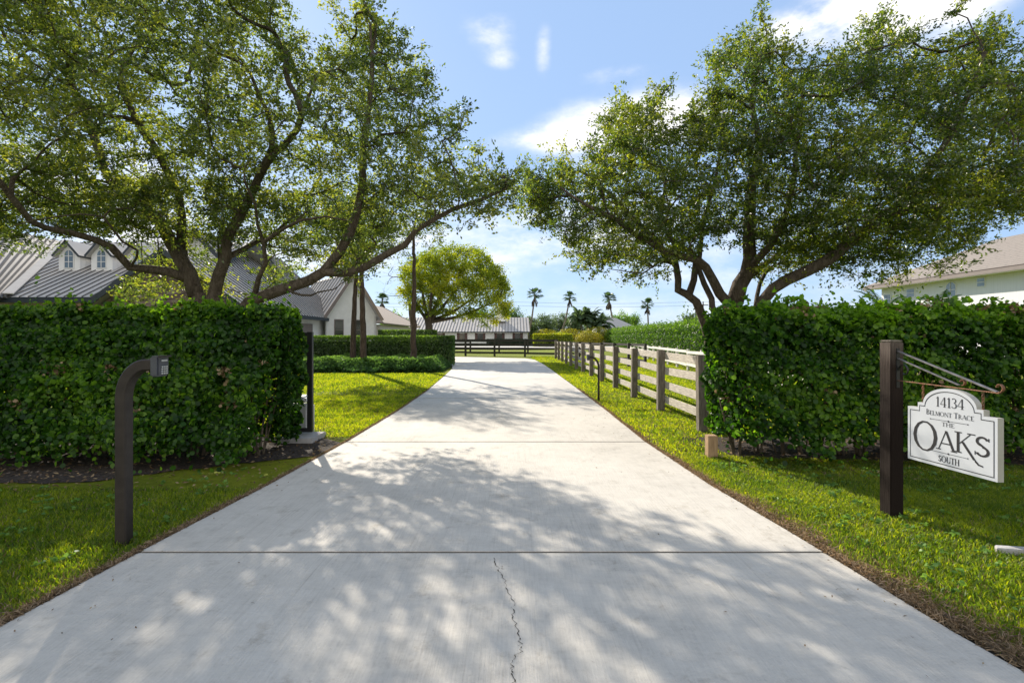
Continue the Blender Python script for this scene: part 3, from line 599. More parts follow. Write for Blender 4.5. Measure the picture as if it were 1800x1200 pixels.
denseR = [(922, 300), (945, 285), (975, 300), (985, 262), (1050, 250), (1058, 190), (1085, 178), (1160, 172), (1172, 225), (1205, 210), (1240, 195), (1232, 130), (1262, 80), (1312, 55), (1400, 85), (1450, 110), (1500, 70), (1545, 15), (1568, 60), (1620, 50), (1640, 110), (1680, 60), (1735, 28), (1790, 100), (1960, 60), (1990, 400), (1830, 385), (1740, 400), (1690, 440), (1600, 440), (1520, 470), (1440, 480), (1380, 450), (1300, 430), (1220, 440), (1180, 480), (1120, 505), (1040, 478), (985, 440), (950, 400), (925, 390)]
sparseR = [(1230, 420), (1360, 430), (1700, 380), (1760, 420), (1700, 480), (1560, 500), (1460, 520), (1380, 505), (1290, 480)]
T = np.r_[crown_pts(1300, denseR, D1, 3.4, .62, dmin=-2.6, dmax=3.4, thickf=lambda x, y: np.interp(x, [900, 1050, 1200], [.45, .75, 1]), keep=sunkeep), crown_pts(60, sparseR, D1, 2, .8)]
make_tree('oak_tree', 'large live oak with leaning multiple trunks above the right hedge', 'tree', (5.15, D1, 0), limbsR, T, 'oakleaf2', 'bark', n_twig=9, n_leaf=20, leaf=.076, twig=.52, noise_amp=.12, jit=.42, sprays=spray_pts([(1040, 478), (985, 440), (950, 400), (925, 390), (922, 300), (945, 285), (975, 300), (985, 262), (1050, 250), (1058, 190), (1085, 178), (1160, 172), (1172, 225), (1205, 210), (1240, 195), (1232, 130), (1262, 80), (1312, 55), (1400, 85), (1450, 110), (1500, 70), (1545, 25), (1568, 60), (1620, 50), (1640, 110), (1680, 60), (1735, 38), (1790, 100), (1900, 60)], D1, per=2.4))

# ------------------------------------------------------------------ other trees
def blobpts(n, c_, r, shell=.55):
    v_ = unit(rng.normal(0, 1, (n, 3)))*(rng.random(n)**shell)[:, None]; return np.array(c_)+v_*np.array(r)
# three slender trees in the juniper bed
sl_spec = [((620, 26.3), [(620, 640), (622, 560), (626, 480), (628, 400), (631, 330)], 'slender tree, leftmost of three thin trunks in the juniper bed', (-8.9, 25.0, 7.3), (2.0, 2.0, 1.9), 60),
           ((639, 23.8), [(639, 655), (638, 570), (636, 490), (640, 400), (646, 320)], 'slender rough trunked tree at the front of the juniper bed', (-7.3, 23.4, 6.9), (2.0, 2.0, 1.9), 60),
           ((727, 25.0), [(727, 645), (727, 560), (728, 470), (727, 420), (732, 370)], 'slender smooth tree, rightmost of three in the juniper bed', (-5.0, 25, 6.9), (1.5, 1.5, 1.2), 20)]
for (px, D), pl, lab, c_, r, n in sl_spec:
    lim = [([P(a, b_, D) for a, b_ in pl], .17, .05)]
    lim[0][0][0].z = 0
    T = blobpts(n, c_, r)
    make_tree('slender_tree', lab, 'tree', (lim[0][0][0].x, D, 0), lim, T, 'pinele', 'bark2', n_twig=7, n_leaf=14, leaf=.14, twig=.75, tip=.009, group='slender trees in the juniper bed', noise_amp=.07)
# yellow-green round tree
D2 = 36.0
fan = [(P(752, 610, D2), P(750, 575, D2), .45, .34)]
lim = [([Vector((-5.9, D2, 0)), P(755, 585, D2), P(752, 560, D2)], .34, .24)]
for (a, b_, dd) in [(715, 500, 0), (735, 475, 1.5), (765, 470, -1.5), (790, 480, 1.0), (815, 490, -.8), (845, 515, .5), (870, 530, -.5), (800, 450, 2), (760, 500, -2.4)]:
    lim.append(([P(753, 566, D2), P(753+(a-753)*.45, 566+(b_-566)*.5+8, D2+dd*.5), P(a, b_, D2+dd)], .15, .05))
polyY = [(705, 520), (700, 490), (722, 455), (760, 438), (800, 432), (845, 440), (872, 462), (885, 490), (904, 518), (900, 548), (882, 570), (850, 574), (815, 562), (775, 555), (725, 545)]
T = crown_pts(420, polyY, D2, 3.4, .5)
T = T[~((T[:, 2] < 5.0) & (rng.random(len(T)) < .35))]
make_tree('round_tree', 'rounded yellow green tree with fanning stems in front of the barn', 'tree', (-5.9, D2, 0), lim, T, 'ficus', 'bark', n_twig=7, n_leaf=18, leaf=.16, twig=.55, tip=.010)
# bare-looking small tree left of it
D3 = 40
lim = [([Vector((-7.6, D3, 0)), P(722, 560, D3), P(718, 520, D3), P(708, 490, D3)], .16, .06)]
T = np.array([P(a, b_, D3+rng.uniform(-1, 1)) for a, b_ in [(680, 500), (690, 470), (700, 455), (715, 470), (725, 500), (695, 520), (685, 485), (735, 470), (672, 515)]])
make_tree('sparse_tree', 'thin nearly bare branching tree left of the yellow green tree', 'tree', (-7.6, D3, 0), lim, T, 'pinele', 'twig', n_twig=5, n_leaf=2, leaf=.12, twig=.9, tip=.02)
# distant trees
far = [(842, 548, 104, 30, 26, 'farleaf', 'rounded olive tree peeking above the barn roof beside the cupola', 'boxleaf'),
       (905, 551, 106, 26, 24, 'farleaf', 'rounded dark tree just right of the barn cupola', 'boxleaf'),
       (932, 562, 150, 24, 22, 'farleaf', 'dusky tree beside the right end of the barn roof', 'farleaf'),
       (958, 560, 146, 30, 26, 'farleaf', 'dusky tree between the two leftmost tall palms', 'farleaf'),
       (985, 558, 150, 30, 26, 'farleaf', 'dusky tree left of the leaning second palm', 'farleaf'),
       (1012, 556, 144, 30, 28, 'farleaf', 'taller dusky tree behind the leaning second palm', 'farleaf'),
       (1040, 560, 150, 30, 26, 'farleaf', 'dusky tree behind the bushy feather palms', 'farleaf'),
       (1066, 562, 150, 30, 26, 'farleaf', 'dusky tree behind the third tall palm', 'farleaf'),
       (1090, 556, 134, 34, 28, 'farleaf', 'fresh green tree rising behind the white hip roof', 'lime'),
       (1112, 560, 140, 22, 20, 'farleaf', 'fresh green tree at the right of the white hip roof', 'lime'),
       (1218, 560, 70, 22, 18, 'farleaf', 'small grey green tree behind the leaning oak trunks', 'farleaf'),
       (690, 560, 90, 36, 20, 'farleaf', 'low green tree above the far roofs left of the yellow green tree', 'lime'),
       (1400, 548, 120, 80, 16, 'farleaf', 'wide low tree on the horizon behind the right hedge', 'farleaf')]
for px, py, D, w_, h_, _, lab, mt in far:
    zt_ = P(px, py-h_*.25, D).z; c_ = Vector((P(px, py, D).x, D, zt_*.52)); r = (w_/880*D*.62, w_/880*D*.5, zt_*.5)
    tr = [([Vector((c_.x, D, 0)), Vector((c_.x, D, c_.z*.5)), Vector((c_.x+.3, D, c_.z))], .35, .12)]
    T = blobpts(110, c_, r, .45); T[:, 2] = np.maximum(T[:, 2], 1.2)
    make_tree('distant_tree', lab, 'tree', (c_.x, D, 0), tr, T, mt, 'bark', n_twig=6, n_leaf=9, leaf=.42, twig=1.3, tip=.03, step=1.2, group='trees along the horizon', noise_amp=.3)
print('trees done')
# ------------------------------------------------------------------ hedges
def hedge(name, label, x0, x1, y0, y1, zt, mat, leaf, n, lump=.07, depth=.13, gap=.35, stems=0, barkm='twig', shape=ROUND, ang=0, pivot=None, sprigs=0, topvar=.03, core=.0, group=None, cat_='hedge', taper=0, spread=.75, ztf=None, rbias=0, holes=0.0):
    root = thing(name, label, cat_, ((x0+x1)/2, (y0+y1)/2, 0), group)
    L, Wd = x1-x0, y1-y0; af, at, ae = L*zt, L*Wd, Wd*zt
    pr = np.array([af, af*.6, at*1.25, ae, ae]); pr /= pr.sum(); f = rng.choice(5, n, p=pr)
    u = rng.random(n); v = rng.random(n); dep = rng.exponential(depth, n)
    X = np.where(f < 3, x0+u*L, np.where(f == 3, x0+dep, x1-dep))
    Y = np.where(f == 0, y0+dep, np.where(f == 1, y1-dep, y0+v*Wd))
    Z = np.where(f == 2, zt-dep, gap*.2+(zt-gap*.2)*np.where(f < 2, v, u))
    Nn = np.array([(0, -1, .25), (0, 1, .25), (0, 0, 1), (-1, 0, .2), (1, 0, .2)], float)[f]
    # round the vertical corners
    c_ = np.c_[(x0+x1)/2, (y0+y1)/2]; rc = min(.45, Wd*.4)
    dx = np.maximum(np.abs(X-c_[0, 0])-(L/2-rc), 0); dy = np.maximum(np.abs(Y-c_[0, 1])-(Wd/2-rc), 0); q = np.hypot(dx, dy); k = q > rc
    s_ = np.where(k, rc/np.maximum(q, 1e-6), 1); X = c_[0, 0]+np.sign(X-c_[0, 0])*(np.minimum(np.abs(X-c_[0, 0]), L/2-rc)+dx*s_); Y = c_[0, 1]+np.sign(Y-c_[0, 1])*(np.minimum(np.abs(Y-c_[0, 1]), Wd/2-rc)+dy*s_)
    p = np.c_[X, Y, Z]; o = wob(p, 2.2)*lump+wob(p, 5.5, 2)*lump*.7
    C = p+unit(Nn)*o[:, None]
    if taper: C[:, 1] += (np.where(Nn[:, 1] < 0, 1, 0))*taper*np.clip(1-C[:, 2]/zt, 0, 1)
    if ztf is not None: C[:, 2] *= ztf(C[:, 0], C[:, 1])
    C[:, 2] += topvar*wob(p, 4, 1)*np.clip((Z-zt*.6)/(zt*.4), 0, 1)
    lowp = np.clip((C[:, 2]-gap*(.75+.9*wob(p, 3.1, 4)))/.16, 0, 1); keep = rng.random(n) < np.maximum(lowp, .03)
    if holes: keep &= ~((wob(p, 6.5, 3)+.35*wob(p, 13, 1) < -holes) & (rng.random(n) < .88))
    C, Nn = C[keep], Nn[keep]
    rn = np.clip(.4+.22*wob(C, 2.7, 3)+rng.normal(0, .23, len(C))+.22*(C[:, 2] > zt*.93)+.25*np.clip(wob(C, 1.1, 5)*2, -.6, 1)+rbias, 0, 1)  # leaves near the top toned lighter, a sunlit edge put into their colour
    if sprigs:
        sx_ = rng.uniform(x0+.1, x1-.1, sprigs); sy_ = rng.uniform(y0+.05, y1-.1, sprigs); hh = rng.exponential(.05, sprigs)+.02
        m = 9; t_ = rng.random((sprigs, m)); S = np.stack([sx_[:, None]+rng.normal(0, .03, (sprigs, m)), sy_[:, None]+rng.normal(0, .03, (sprigs, m)), zt+hh[:, None]*t_*1.6-.02], -1).reshape(-1, 3)
        C = np.r_[C, S]; Nn = np.r_[Nn, rng.normal(0, 1, S.shape)]; rn = np.r_[rn, np.clip(rng.normal(.75, .2, len(S)), 0, 1)]
    def rot(A):
        if not ang: return A
        pv = np.array(pivot); ca, sa = math.cos(ang), math.sin(ang); B = A.copy(); B[:, 0] = pv[0]+(A[:, 0]-pv[0])*ca-(A[:, 1]-pv[1])*sa; B[:, 1] = pv[1]+(A[:, 0]-pv[0])*sa+(A[:, 1]-pv[1])*ca; return B
    if ang:
        C = rot(C); ca, sa = math.cos(ang), math.sin(ang); Nn = np.c_[Nn[:, 0]*ca-Nn[:, 1]*sa, Nn[:, 0]*sa+Nn[:, 1]*ca, Nn[:, 2]]
        q = rot(np.array([[(x0+x1)/2, (y0+y1)/2, 0]])); root.location = tuple(q[0])
    if stems:
        br = (wob(C, 2.9, 7)+.5*wob(C, 7, 2) > .62) & (rng.random(len(C)) < .55)
        leafcloud('dry_foliage', C[br], Nn[br], leaf*.8, 'litter', root, shape=shape, spread=1.2); C, Nn, rn = C[~br], Nn[~br], rn[~br]
    leafcloud('foliage', C, Nn, leaf, mat, root, shape=shape, rnd=rn, spread=spread)
    mb = MB(); 
    for i in range(stems):
        x = x0+.15+(L-.3)*(i+rng.uniform(.2, .8))/stems; y = (y0+y1)/2+rng.normal(0, Wd*.1)
        for k_ in range(int(rng.integers(3, 6))):
            a = rng.uniform(0, 6.28); rr = rng.uniform(.08, .4); h_ = zt*rng.uniform(.6, .92)
            a0 = (x+math.cos(a)*.05, y+math.sin(a)*.05+taper*.3, -.02); a1 = (x+math.cos(a)*rr*.5, y+math.sin(a)*rr*.3+taper*.2, h_*.35); a2 = (x+math.cos(a)*rr, y+math.sin(a)*rr*.3, h_*.9)
            r0 = rng.uniform(.010, .024); mb.tube([a0, a1, a2], [r0, r0*.7, r0*.3], 5, cap=False)
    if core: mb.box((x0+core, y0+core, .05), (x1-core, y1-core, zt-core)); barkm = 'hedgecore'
    if mb.v:
        if ang: mb.v = [tuple(r_) for r_ in rot(np.array(mb.v))]
        if ztf is not None: mb.v = [(a, b_, c_2*float(ztf(np.array([a]), np.array([b_]))[0])) for a, b_, c_2 in mb.v]
        mb.build('stems', barkm, root, smooth=not core)
    return root
hedge('round_leaf_hedge', 'tall dark green hedge of round leaves left of the drive behind the keypad post', -10.5, -3.2, 7.10, 7.85, 2.06, 'clusia', .063, 124000, lump=.17, depth=.15, gap=.24, stems=26, sprigs=200, holes=.24, topvar=.06, taper=-1.25)
hedge('round_leaf_hedge', 'tall green hedge of round leaves right of the drive behind the hanging sign', 2.86, 10.8, 6.5, 7.85, 2.03, 'clusia', .063, 112000, lump=.18, depth=.16, gap=.34, stems=26, sprigs=210, holes=.24, topvar=.13, rbias=.05, taper=-.45)
hedge('clipped_hedge', 'long low clipped box hedge ending beside the drive', -16, -3.25, 27.4, 28.9, 1.72, 'boxleaf', .11, 42000, lump=.02, depth=.08, gap=.05, core=.3, shape=OVAL, topvar=.01)
hedge('clipped_hedge', 'small clipped hedge behind the slender trunks before the far roofs', -9.2, -5.2, 34, 35.2, 2.12, 'boxleaf', .13, 12000, lump=.02, depth=.08, gap=.05, core=.3, shape=OVAL, topvar=.01)
hedge('paddock_hedge', 'tall bright green shrub hedge along the far side of the paddock', 10.6, 12.4, 19, 150, 2.42, 'limedk', .2, 120000, lump=.5, depth=.2, gap=.1, core=.75, shape=OVAL, ang=R(-6.4), pivot=(9.6, 23, 0), topvar=.7, ztf=lambda X, Y: 1+np.clip((Y-23)/60, 0, 1)*.16)
hedge('clipped_hedge', 'flat topped yellow green hedge just right of the barn', 3.6, 10.2, 84, 86, 2.15, 'ficus', .3, 5000, lump=.03, depth=.1, gap=.05, core=.4, shape=OVAL, topvar=.01)
hedge('dark_hedge', 'dark clipped hedge in front of the barn behind the black fence', -4.6, 7.4, 90.5, 91.6, 1.25, 'darkleaf', .25, 6000, lump=.03, depth=.1, gap=.02, core=.3, shape=OVAL, topvar=.01)
for i, (x, y, rx, rz, mt, lab) in enumerate([(6.5, 96, 3.3, 3.1, 'yellow', 'golden yellow croton bush nearest the barn'), (11.5, 98, 3.4, 3.3, 'yellow', 'golden yellow croton bush left of the second tall palm'), (16.5, 97, 3.4, 3.6, 'yellow', 'yellow bush right of the second tall palm'), (20.5, 95, 3.2, 3.4, 'lime', 'green bush left of the feather palms'), (9, 93, 2.4, 2.5, 'ficus', 'low olive yellow bush in front of the golden bushes'), (14.2, 92, 2.6, 2.7, 'yellow', 'low golden bush in front of the second tall palm')]):
    root = thing('shrub', lab, 'shrub', (x, y, 0), 'yellow shrubs beyond the paddock')
    T_ = blobpts(3000, (x, y, rz*.45), (rx, 2.0, rz*.58), .3); T_[:, 2] = np.maximum(T_[:, 2]+.15*wob(T_, 2), .05)
    leafcloud('foliage', T_, T_-np.array((x, y, 0)), .34, mt, root, shape=OVAL, rnd=np.clip(.5+.3*wob(T_, 1.5)+rng.normal(0, .2, len(T_)), 0, 1))
    mb = MB(); [mb.tube([(x, y, 0), (x+rng.uniform(-rx*.5, rx*.5), y, rz*.7)], [.08, .02], 5) for _ in range(5)]; mb.build('stems', 'twig', root)
# juniper ground cover bed
X, Y = scatter(60000, -16, -3.1, 22.2, 27.5, lambda X, Y: inv(X, Y) & (Y > 22.75+np.clip((X+5)/2, 0, 1)*1.0+.25*np.sin(X*2.1)+.12*np.sin(X*5.3)) & (X < -3.3-(Y-24)*.02))
hz = (.52+.16*wob(np.c_[X, Y, X*0], 1.6)+.14*wob(np.c_[X*1.6, Y*2.6, X*0], 1.3, 2))*np.clip((Y-22.4)/1.1, .25, 1)*np.clip((-3.1-X)/.8, .3, 1)
Cj = np.c_[X, Y, np.maximum(hz-rng.exponential(.10, len(X)), .03)]
gc = tag(leafcloud('ground_cover', Cj, np.tile((0, -.3, 1.), (len(X), 1)), .19, 'juniper', shape=OVAL, spread=.8, T=np.tile((.2, -.6, .5), (len(X), 1)), rnd=np.clip(.45+.5*(hz-.5)/.3+rng.normal(0, .2, len(X)), 0, 1)), kind='stuff')

# ------------------------------------------------------------------ palms
def fan_palm(px, pyh, D, lean, lab, s=1.0):
    h = P(px, pyh, D); base = Vector((h.x+lean, D, 0)); root = thing('fan_palm', lab, 'palm tree', tuple(base), 'tall thin palms on the horizon')
    mb = MB(); mb.tube([base, base.lerp(h, .5)+Vector((-lean*.12, 0, 0)), h], [.3, .2, .17], 8); mb.build('trunk', 'palmbark', root, smooth=True)
    mb = MB()
    for i in range(34):
        a = rng.uniform(0, 6.28); e = rng.uniform(-.5, 1.35); L = s*rng.uniform(.9, 1.25)
        d = Vector((math.cos(a)*math.cos(e), math.sin(a)*math.cos(e), math.sin(e))); c_ = h+d*L*.8
        sd_ = d.cross(Vector((0, 0, 1))).normalized(); up = sd_.cross(d)
        mb.beam(h, c_, .05, .03)
        for k in range(-4, 5):
            an = k*.26; t_ = (d*math.cos(an)+sd_*math.sin(an)).normalized(); tip_ = c_+t_*L*.85-Vector((0, 0, .12*abs(k)*s*.5+.15)); n_ = t_.cross(up).normalized()*.075*s
            mb.add([c_+n_*.4, c_+t_*L*.45+n_, tip_, c_+t_*L*.45-n_, c_-n_*.4], [(0, 1, 2, 3, 4)])
    mb.build('crown', 'palm', root)
    mb = MB()
    for i in range(26):
        a = rng.uniform(0, 6.28); p0 = h-Vector((0, 0, .3+rng.uniform(0, .9))); p1 = p0+Vector((math.cos(a)*.6*s, math.sin(a)*.6*s, -1.1*s)); n_ = Vector((-math.sin(a), math.cos(a), 0))*.14
        mb.add([p0+n_*.3, p1+n_, p1-n_+Vector((0, 0, -.3)), p0-n_*.3], [(0, 1, 2, 3)])
    mb.build('dry_skirt', 'shutter' if False else 'thatchd', root)
MAT['thatchd'] = simple('dry_palm_fronds', (.10, .08, .055), (.06, .05, .035), .9, 6)
fan_palm(940, 519, 118, -1.9, 'tall fan palm, leftmost of the four right of the barn', 1.25)
fan_palm(1002, 522, 124, -3.0, 'tall leaning fan palm, second right of the barn', 1.15)
fan_palm(1070, 525, 118, 2.6, 'tall fan palm in front of the white hip roof', 1.15)
fan_palm(1138, 536, 130, .6, 'shorter fan palm alone near the leaning oak trunks', 1.2)
fan_palm(672, 527, 120, .4, 'tall fan palm seen left of the round tree above the far roof', 1.1)
def feather_palm(x, y, ztop, n, L, lab, mat='palm', name='feather_palm', nst=4, grp=None, spreadx=1.0, lw=.07):
    root = thing(name, lab, 'palm tree', (x, y, 0), grp); st = MB(); fr = MB()
    for s_ in range(nst):
        bx = x+rng.uniform(-1, 1)*.25*nst*spreadx; by = y+rng.uniform(-.5, .5); hz_ = (ztop-L*.6)*rng.uniform(.55, 1); hd = Vector((bx+rng.uniform(-.3, .3), by, hz_))
        st.tube([(x+(bx-x)*.4, by, 0), hd], [L*.05, L*.03], 6)
        for i in range(n):
            a = rng.uniform(0, 6.28); e = rng.uniform(.35, 1.4); Lf = L*rng.uniform(.7, 1.1); prev = hd; d = Vector((math.cos(a)*math.cos(e), math.sin(a)*math.cos(e), math.sin(e)))
            sg = 7
            for k in range(sg):
                d = (d-Vector((0, 0, .30+.05*k))*.6).normalized() if k else d
                nx = prev+d*Lf/sg; sd_ = d.cross(Vector((0, 0, 1)))
                if sd_.length < .1: sd_ = Vector((1, 0, 0))
                sd_.normalize(); fr.beam(prev, nx, lw*.5, lw*.4)
                for q in (-1, 1):
                    for jj in (0, .25, .5, .75):
                        o = prev.lerp(nx, jj); ll = Lf*.27*math.sin(math.pi*(.18+.8*(k+jj)/sg)); tp = o+sd_*q*ll*.8+d*ll*.6-Vector((0, 0, ll*.35)); w_ = d*lw
                        fr.add([o, o+w_, tp], [(0, 1, 2)])
                prev = nx
    st.build('trunk', 'palmbark', root); fr.build('crown', mat, root)
feather_palm(16.4, 103, 7.8, 20, 3.4, 'clump of dark bushy feather palms left of the white hip roof', 'farleaf', nst=7, spreadx=1.6, lw=.22)
feather_palm(6.6, 9.3, 2.45, 26, .75, 'lime green feathery palm clump poking above the right hedge', 'lime', nst=7, spreadx=.9, lw=.022)
feather_palm(9.5, 9.6, 2.4, 22, .7, 'lime green feathery palm above the hedge at the right edge', 'lime', nst=4, spreadx=.8, lw=.022)

# ------------------------------------------------------------------ fences
def fence(name, label, pts, h, pw, rails, mpost, mrail, rail_h, side, th=.035, postover=.0, parts=True, group=None, extra=0):
    root = thing(name, label, 'fence', tuple(pts[0])+(0,), group); k = 0
    for i, (x, y) in enumerate(pts):
        mb = MB(); dz = rng.uniform(-.015, .015); w_ = pw/2; tw = rng.normal(0, .01)
        mb.box((x-w_, y-w_, -.1), (x+w_, y+w_, h+dz)); mb.v = [(a+tw*(c_/h), b_, c_) for a, b_, c_ in mb.v]
        mb.build('post', mpost, root, bevel=.008 if y < 25 and pw > .1 else 0)
    for i in range(len(pts)-1):
        a = Vector((*pts[i], 0)); b_ = Vector((*pts[i+1], 0)); d = (b_-a).normalized(); nrm = Vector((d.y, -d.x, 0))*side
        for j, z in enumerate(rails):
            o = nrm*(pw/2+th/2+.002+(.003 if (i+j) % 2 else 0)); jz = rng.normal(0, .012); jz2 = rng.normal(0, .012)
            mb = MB(); mb.beam(a+o+Vector((0, 0, z+jz))-d*(.03 if i else .05), b_+o+Vector((0, 0, z+jz2))-d*.035, th, rail_h, up=(0, 0, 1)); mb.build('rail', mrail, root, bevel=.004 if a.y < 20 else 0)
    return root
pw_ = [(3.32, 8.75+2.44*i) for i in range(13)]
fence('rail_fence', 'weathered four rail timber fence along the right of the drive', pw_, 1.35, .15, [.26, .57, .91, 1.23], 'woodpost', 'woodgrey', .155, 1)
pb = [(3.62-(2.55+.0)*i, 40.6+.95*i) for i in range(7)]
fence('black_rail_fence', 'black rail fence across the end of the drive', pb, 1.43, .17, [.30, .68, 1.02, 1.36], 'woodblack', 'woodblack', .16, 1)
fence('black_rail_fence', 'second black rail fence behind the one ending the drive', [(x, 50.5) for x in np.arange(-10, 4.6, 2.9)], 1.40, .17, [.45, .85, 1.25], 'woodblack', 'woodblack', .2, 1)
fence('black_rail_fence', 'black rail fence crossing the paddock diagonally behind the timber fence', [(3.9+.42*i, 39.0-1.9*i) for i in range(8)], 1.30, .13, [.42, .82, 1.22], 'woodblack', 'woodblack', .12, -1)
fence('white_rail_fence', 'white three rail fence at the foot of the bright paddock hedge', [(8.35+.109*(y-21.5), y) for y in np.arange(12.5, 47, 2.45)], 1.05, .10, [.30, .62, .93], 'woodwhite', 'woodwhite', .13, -1)
# short new post at the hedge foot
mb = MB(); mb.box((2.66, 6.78, -.05), (2.79, 6.91, .31)); tag(mb.build('timber_post', 'newwood', bevel=.006), 'short tan timber post at the drive end of the right hedge', 'post')

# ------------------------------------------------------------------ gate
g = thing('sliding_gate', 'black metal sliding gate retracted behind the left hedge', 'gate', (-3.25, 8.08, 0))
mb = MB(); mb.box((-3.295, 8.045, .12), (-3.215, 8.115, 1.73)); mb.build('end_post', 'black', g, bevel=.003)
for z in (.15, .9, 1.69):
    mb = MB(); mb.box((-8.2, 8.05, z-.03), (-3.297, 8.11, z+.03)); mb.build('gate_rail', 'black', g)
for x in np.arange(-8.0, -3.9, .32):
    mb = MB(); mb.box((x-.01, 8.07, .182), (x+.01, 8.09, 1.658)); mb.build('picket', 'black', g)
mb = MB(); [mb.box((-3.312, 8.06, z), (-3.296, 8.10, z+.05)) for z in (1.35, 1.2)]; mb.build('latch', 'black', g)
c_ = MB(); c_.box((-3.62, 7.72, -.02), (-3.08, 8.3, .085)); tag(c_.build('concrete_pad', 'slab', bevel=.01), 'small concrete pad under the black gate post', 'pad')
o = thing('gate_operator', 'light grey gate motor box half hidden by the left hedge end', 'gate motor', (-3.6, 8.45, 0))
mb = MB(); mb.box((-3.85, 8.3, .0), (-3.39, 8.62, .52)); mb.build('cabinet', 'greybox', o, bevel=.03)
mb = MB(); mb.box((-3.83, 8.285, .56), (-3.40, 8.64, .66)); mb.v = [(a+(.05 if c_2 > .6 and a < -3.6 else -.04 if c_2 > .6 else 0), b_, c_2) for a, b_, c_2 in mb.v]; mb.build('lid', 'greybox', o, bevel=.03)

# ------------------------------------------------------------------ gooseneck keypad posts
def gooseneck(label, x, y, ztop, r, rz, w, sgn, arm, hb, round_=False):
    root = thing('keypad_post', label, 'keypad post', (x, y, 0), 'gooseneck keypad posts beside the drive')
    mb = MB(); cz = ztop-w/2-rz; pts = [Vector((x, y, -.05)), Vector((x, y, cz*.5)), Vector((x, y, cz))]
    for i in range(1, 13):
        a = i/12*math.pi/2; pts.append(Vector((x+sgn*(r-r*math.cos(a)), y, cz+rz*math.sin(a))))
    pts.append(Vector((x+sgn*(r+arm), y, cz+rz)))
    if round_: mb.tube(pts, w/2, 12)
    else:
        # square tube swept in the x-z plane
        k = len(mb.v)
        for i, p in enumerate(pts):
            d = (pts[min(i+1, len(pts)-1)]-pts[max(i-1, 0)]).normalized(); n_ = Vector((d.z, 0, -d.x)); c2 = w/2; ch = w*.12
            for u, v_ in ((-c2+ch, -c2), (c2-ch, -c2), (c2, -c2+ch), (c2, c2-ch), (c2-ch, c2), (-c2+ch, c2), (-c2, c2-ch), (-c2, -c2+ch)): mb.v.append(tuple(p+n_*u+Vector((0, v_, 0))))
        for i in range(len(pts)-1):
            for j in range(8): mb.f.append((k+i*8+j, k+i*8+(j+1) % 8, k+(i+1)*8+(j+1) % 8, k+(i+1)*8+j)); mb.m.append(0)
        mb.f.append(tuple(k+(len(pts)-1)*8+j for j in range(8))); mb.m.append(0)
    mb.build('gooseneck_tube', 'bronze', root, smooth=round_)
    ex = x+sgn*(r+arm); zc = cz+rz; bw, bd = hb*.42, hb*.78
    xa, xb = sorted((ex-.002*sgn, ex+sgn*bw))
    mb = MB(); mb.box((xa, y-bd/2, zc-hb*.56), (xb, y+bd/2, zc+hb*.44)); box = mb.build('keypad_box', 'keybox', root, bevel=.012)
    fx = ex+sgn*bw
    # hood and rim around the keypad face
    mb = MB(); e = .004*sgn
    mb.box((min(fx, fx+4*e), y-bd*.5, zc+hb*.36), (max(fx, fx+4*e), y+bd*.5, zc+hb*.445)); mb.build('hood', 'bronze', box)
    mb = MB()
    for r_ in range(4):
        for c_2 in range(3):
            yy = y+(c_2-1)*bd*.2*sgn*1; zz = zc-hb*.10-r_*hb*.105
            mb.box((min(fx+e*.5, fx+e*1.6), yy-bd*.07, zz-hb*.032), (max(fx+e*.5, fx+e*1.6), yy+bd*.07, zz+hb*.032))
    mb.build('keys', 'keys', box)
    mb = MB(); mb.box((min(fx+e*.5, fx+e*1.2), y-bd*.26, zc+hb*.16), (max(fx+e*.5, fx+e*1.2), y+bd*.26, zc+hb*.24)); mb.build('name_plate', 'keys', box)
    return root
gooseneck('bronze gooseneck keypad post at left of the drive in front of the hedge', -3.10, 4.0, 1.475, .2, .27, .092, 1, .05, .165)
gooseneck('dark gooseneck post right of the drive beside the timber fence', 2.225, 12.85, 1.16, .22, .26, .055, -1, .02, .15, True)

# ------------------------------------------------------------------ sign post and sign
sp_ = thing('sign_post', 'dark timber post with scrolled iron bracket carrying the white sign', 'post', (3.50, 4.62, 0))
mb = MB(); mb.box((3.445, 4.555, -.05), (3.565, 4.695, 1.60)); mb.build('post', 'signpost', sp_, bevel=.006)
mb = MB(); mb.box((3.449, 4.559, 1.602), (3.561, 4.691, 1.622)); mb.build('post_cap', 'woodpost', sp_, bevel=.006)
SX = 3.51
def bar(pts, w_=.02, t_=.006, name='bracket', mt='iron'):
    mb = MB()
    for a, b_ in zip(pts, pts[1:]):
        d = (b_-a).normalized(); mb.beam(a-d*.001, b_+d*.001, w_, t_, up=(0, 0, 1) if abs(d.z) < .99 else (0, 1, 0))
    return mb.build(name, mt, sp_)
def scroll(cy, cz, r, turn, a0, n=16):
    return [Vector((SX, cy+r*(1-.55*i/n)*math.cos(a0+turn*i/n), cz+r*(1-.55*i/n)*math.sin(a0+turn*i/n))) for i in range(n+1)]
yb = 4.55
bar([Vector((SX, yb, 1.255)), Vector((SX, 3.60, 1.245))], name='bracket_arm', mt='iron')
bar([Vector((SX, yb, 1.52)), Vector((SX, 3.62, 1.252))], name='bracket_brace', mt='ironpale', w_=.024, t_=.008)
bar([Vector((SX, yb, 1.455)), Vector((SX, 3.93, 1.272))], name='bracket_brace', mt='ironpale', w_=.02, t_=.007)
bar(scroll(3.605, 1.285, .036, -4.6, -math.pi/2), name='scroll', mt='iron')
bar(scroll(3.90, 1.30, .028, -4.6, -math.pi/2), name='scroll', mt='iron')
bar([Vector((SX, yb+.002, 1.545)), Vector((SX, yb+.002, 1.19))], name='bracket_plate', mt='black', w_=.03)
scr = []
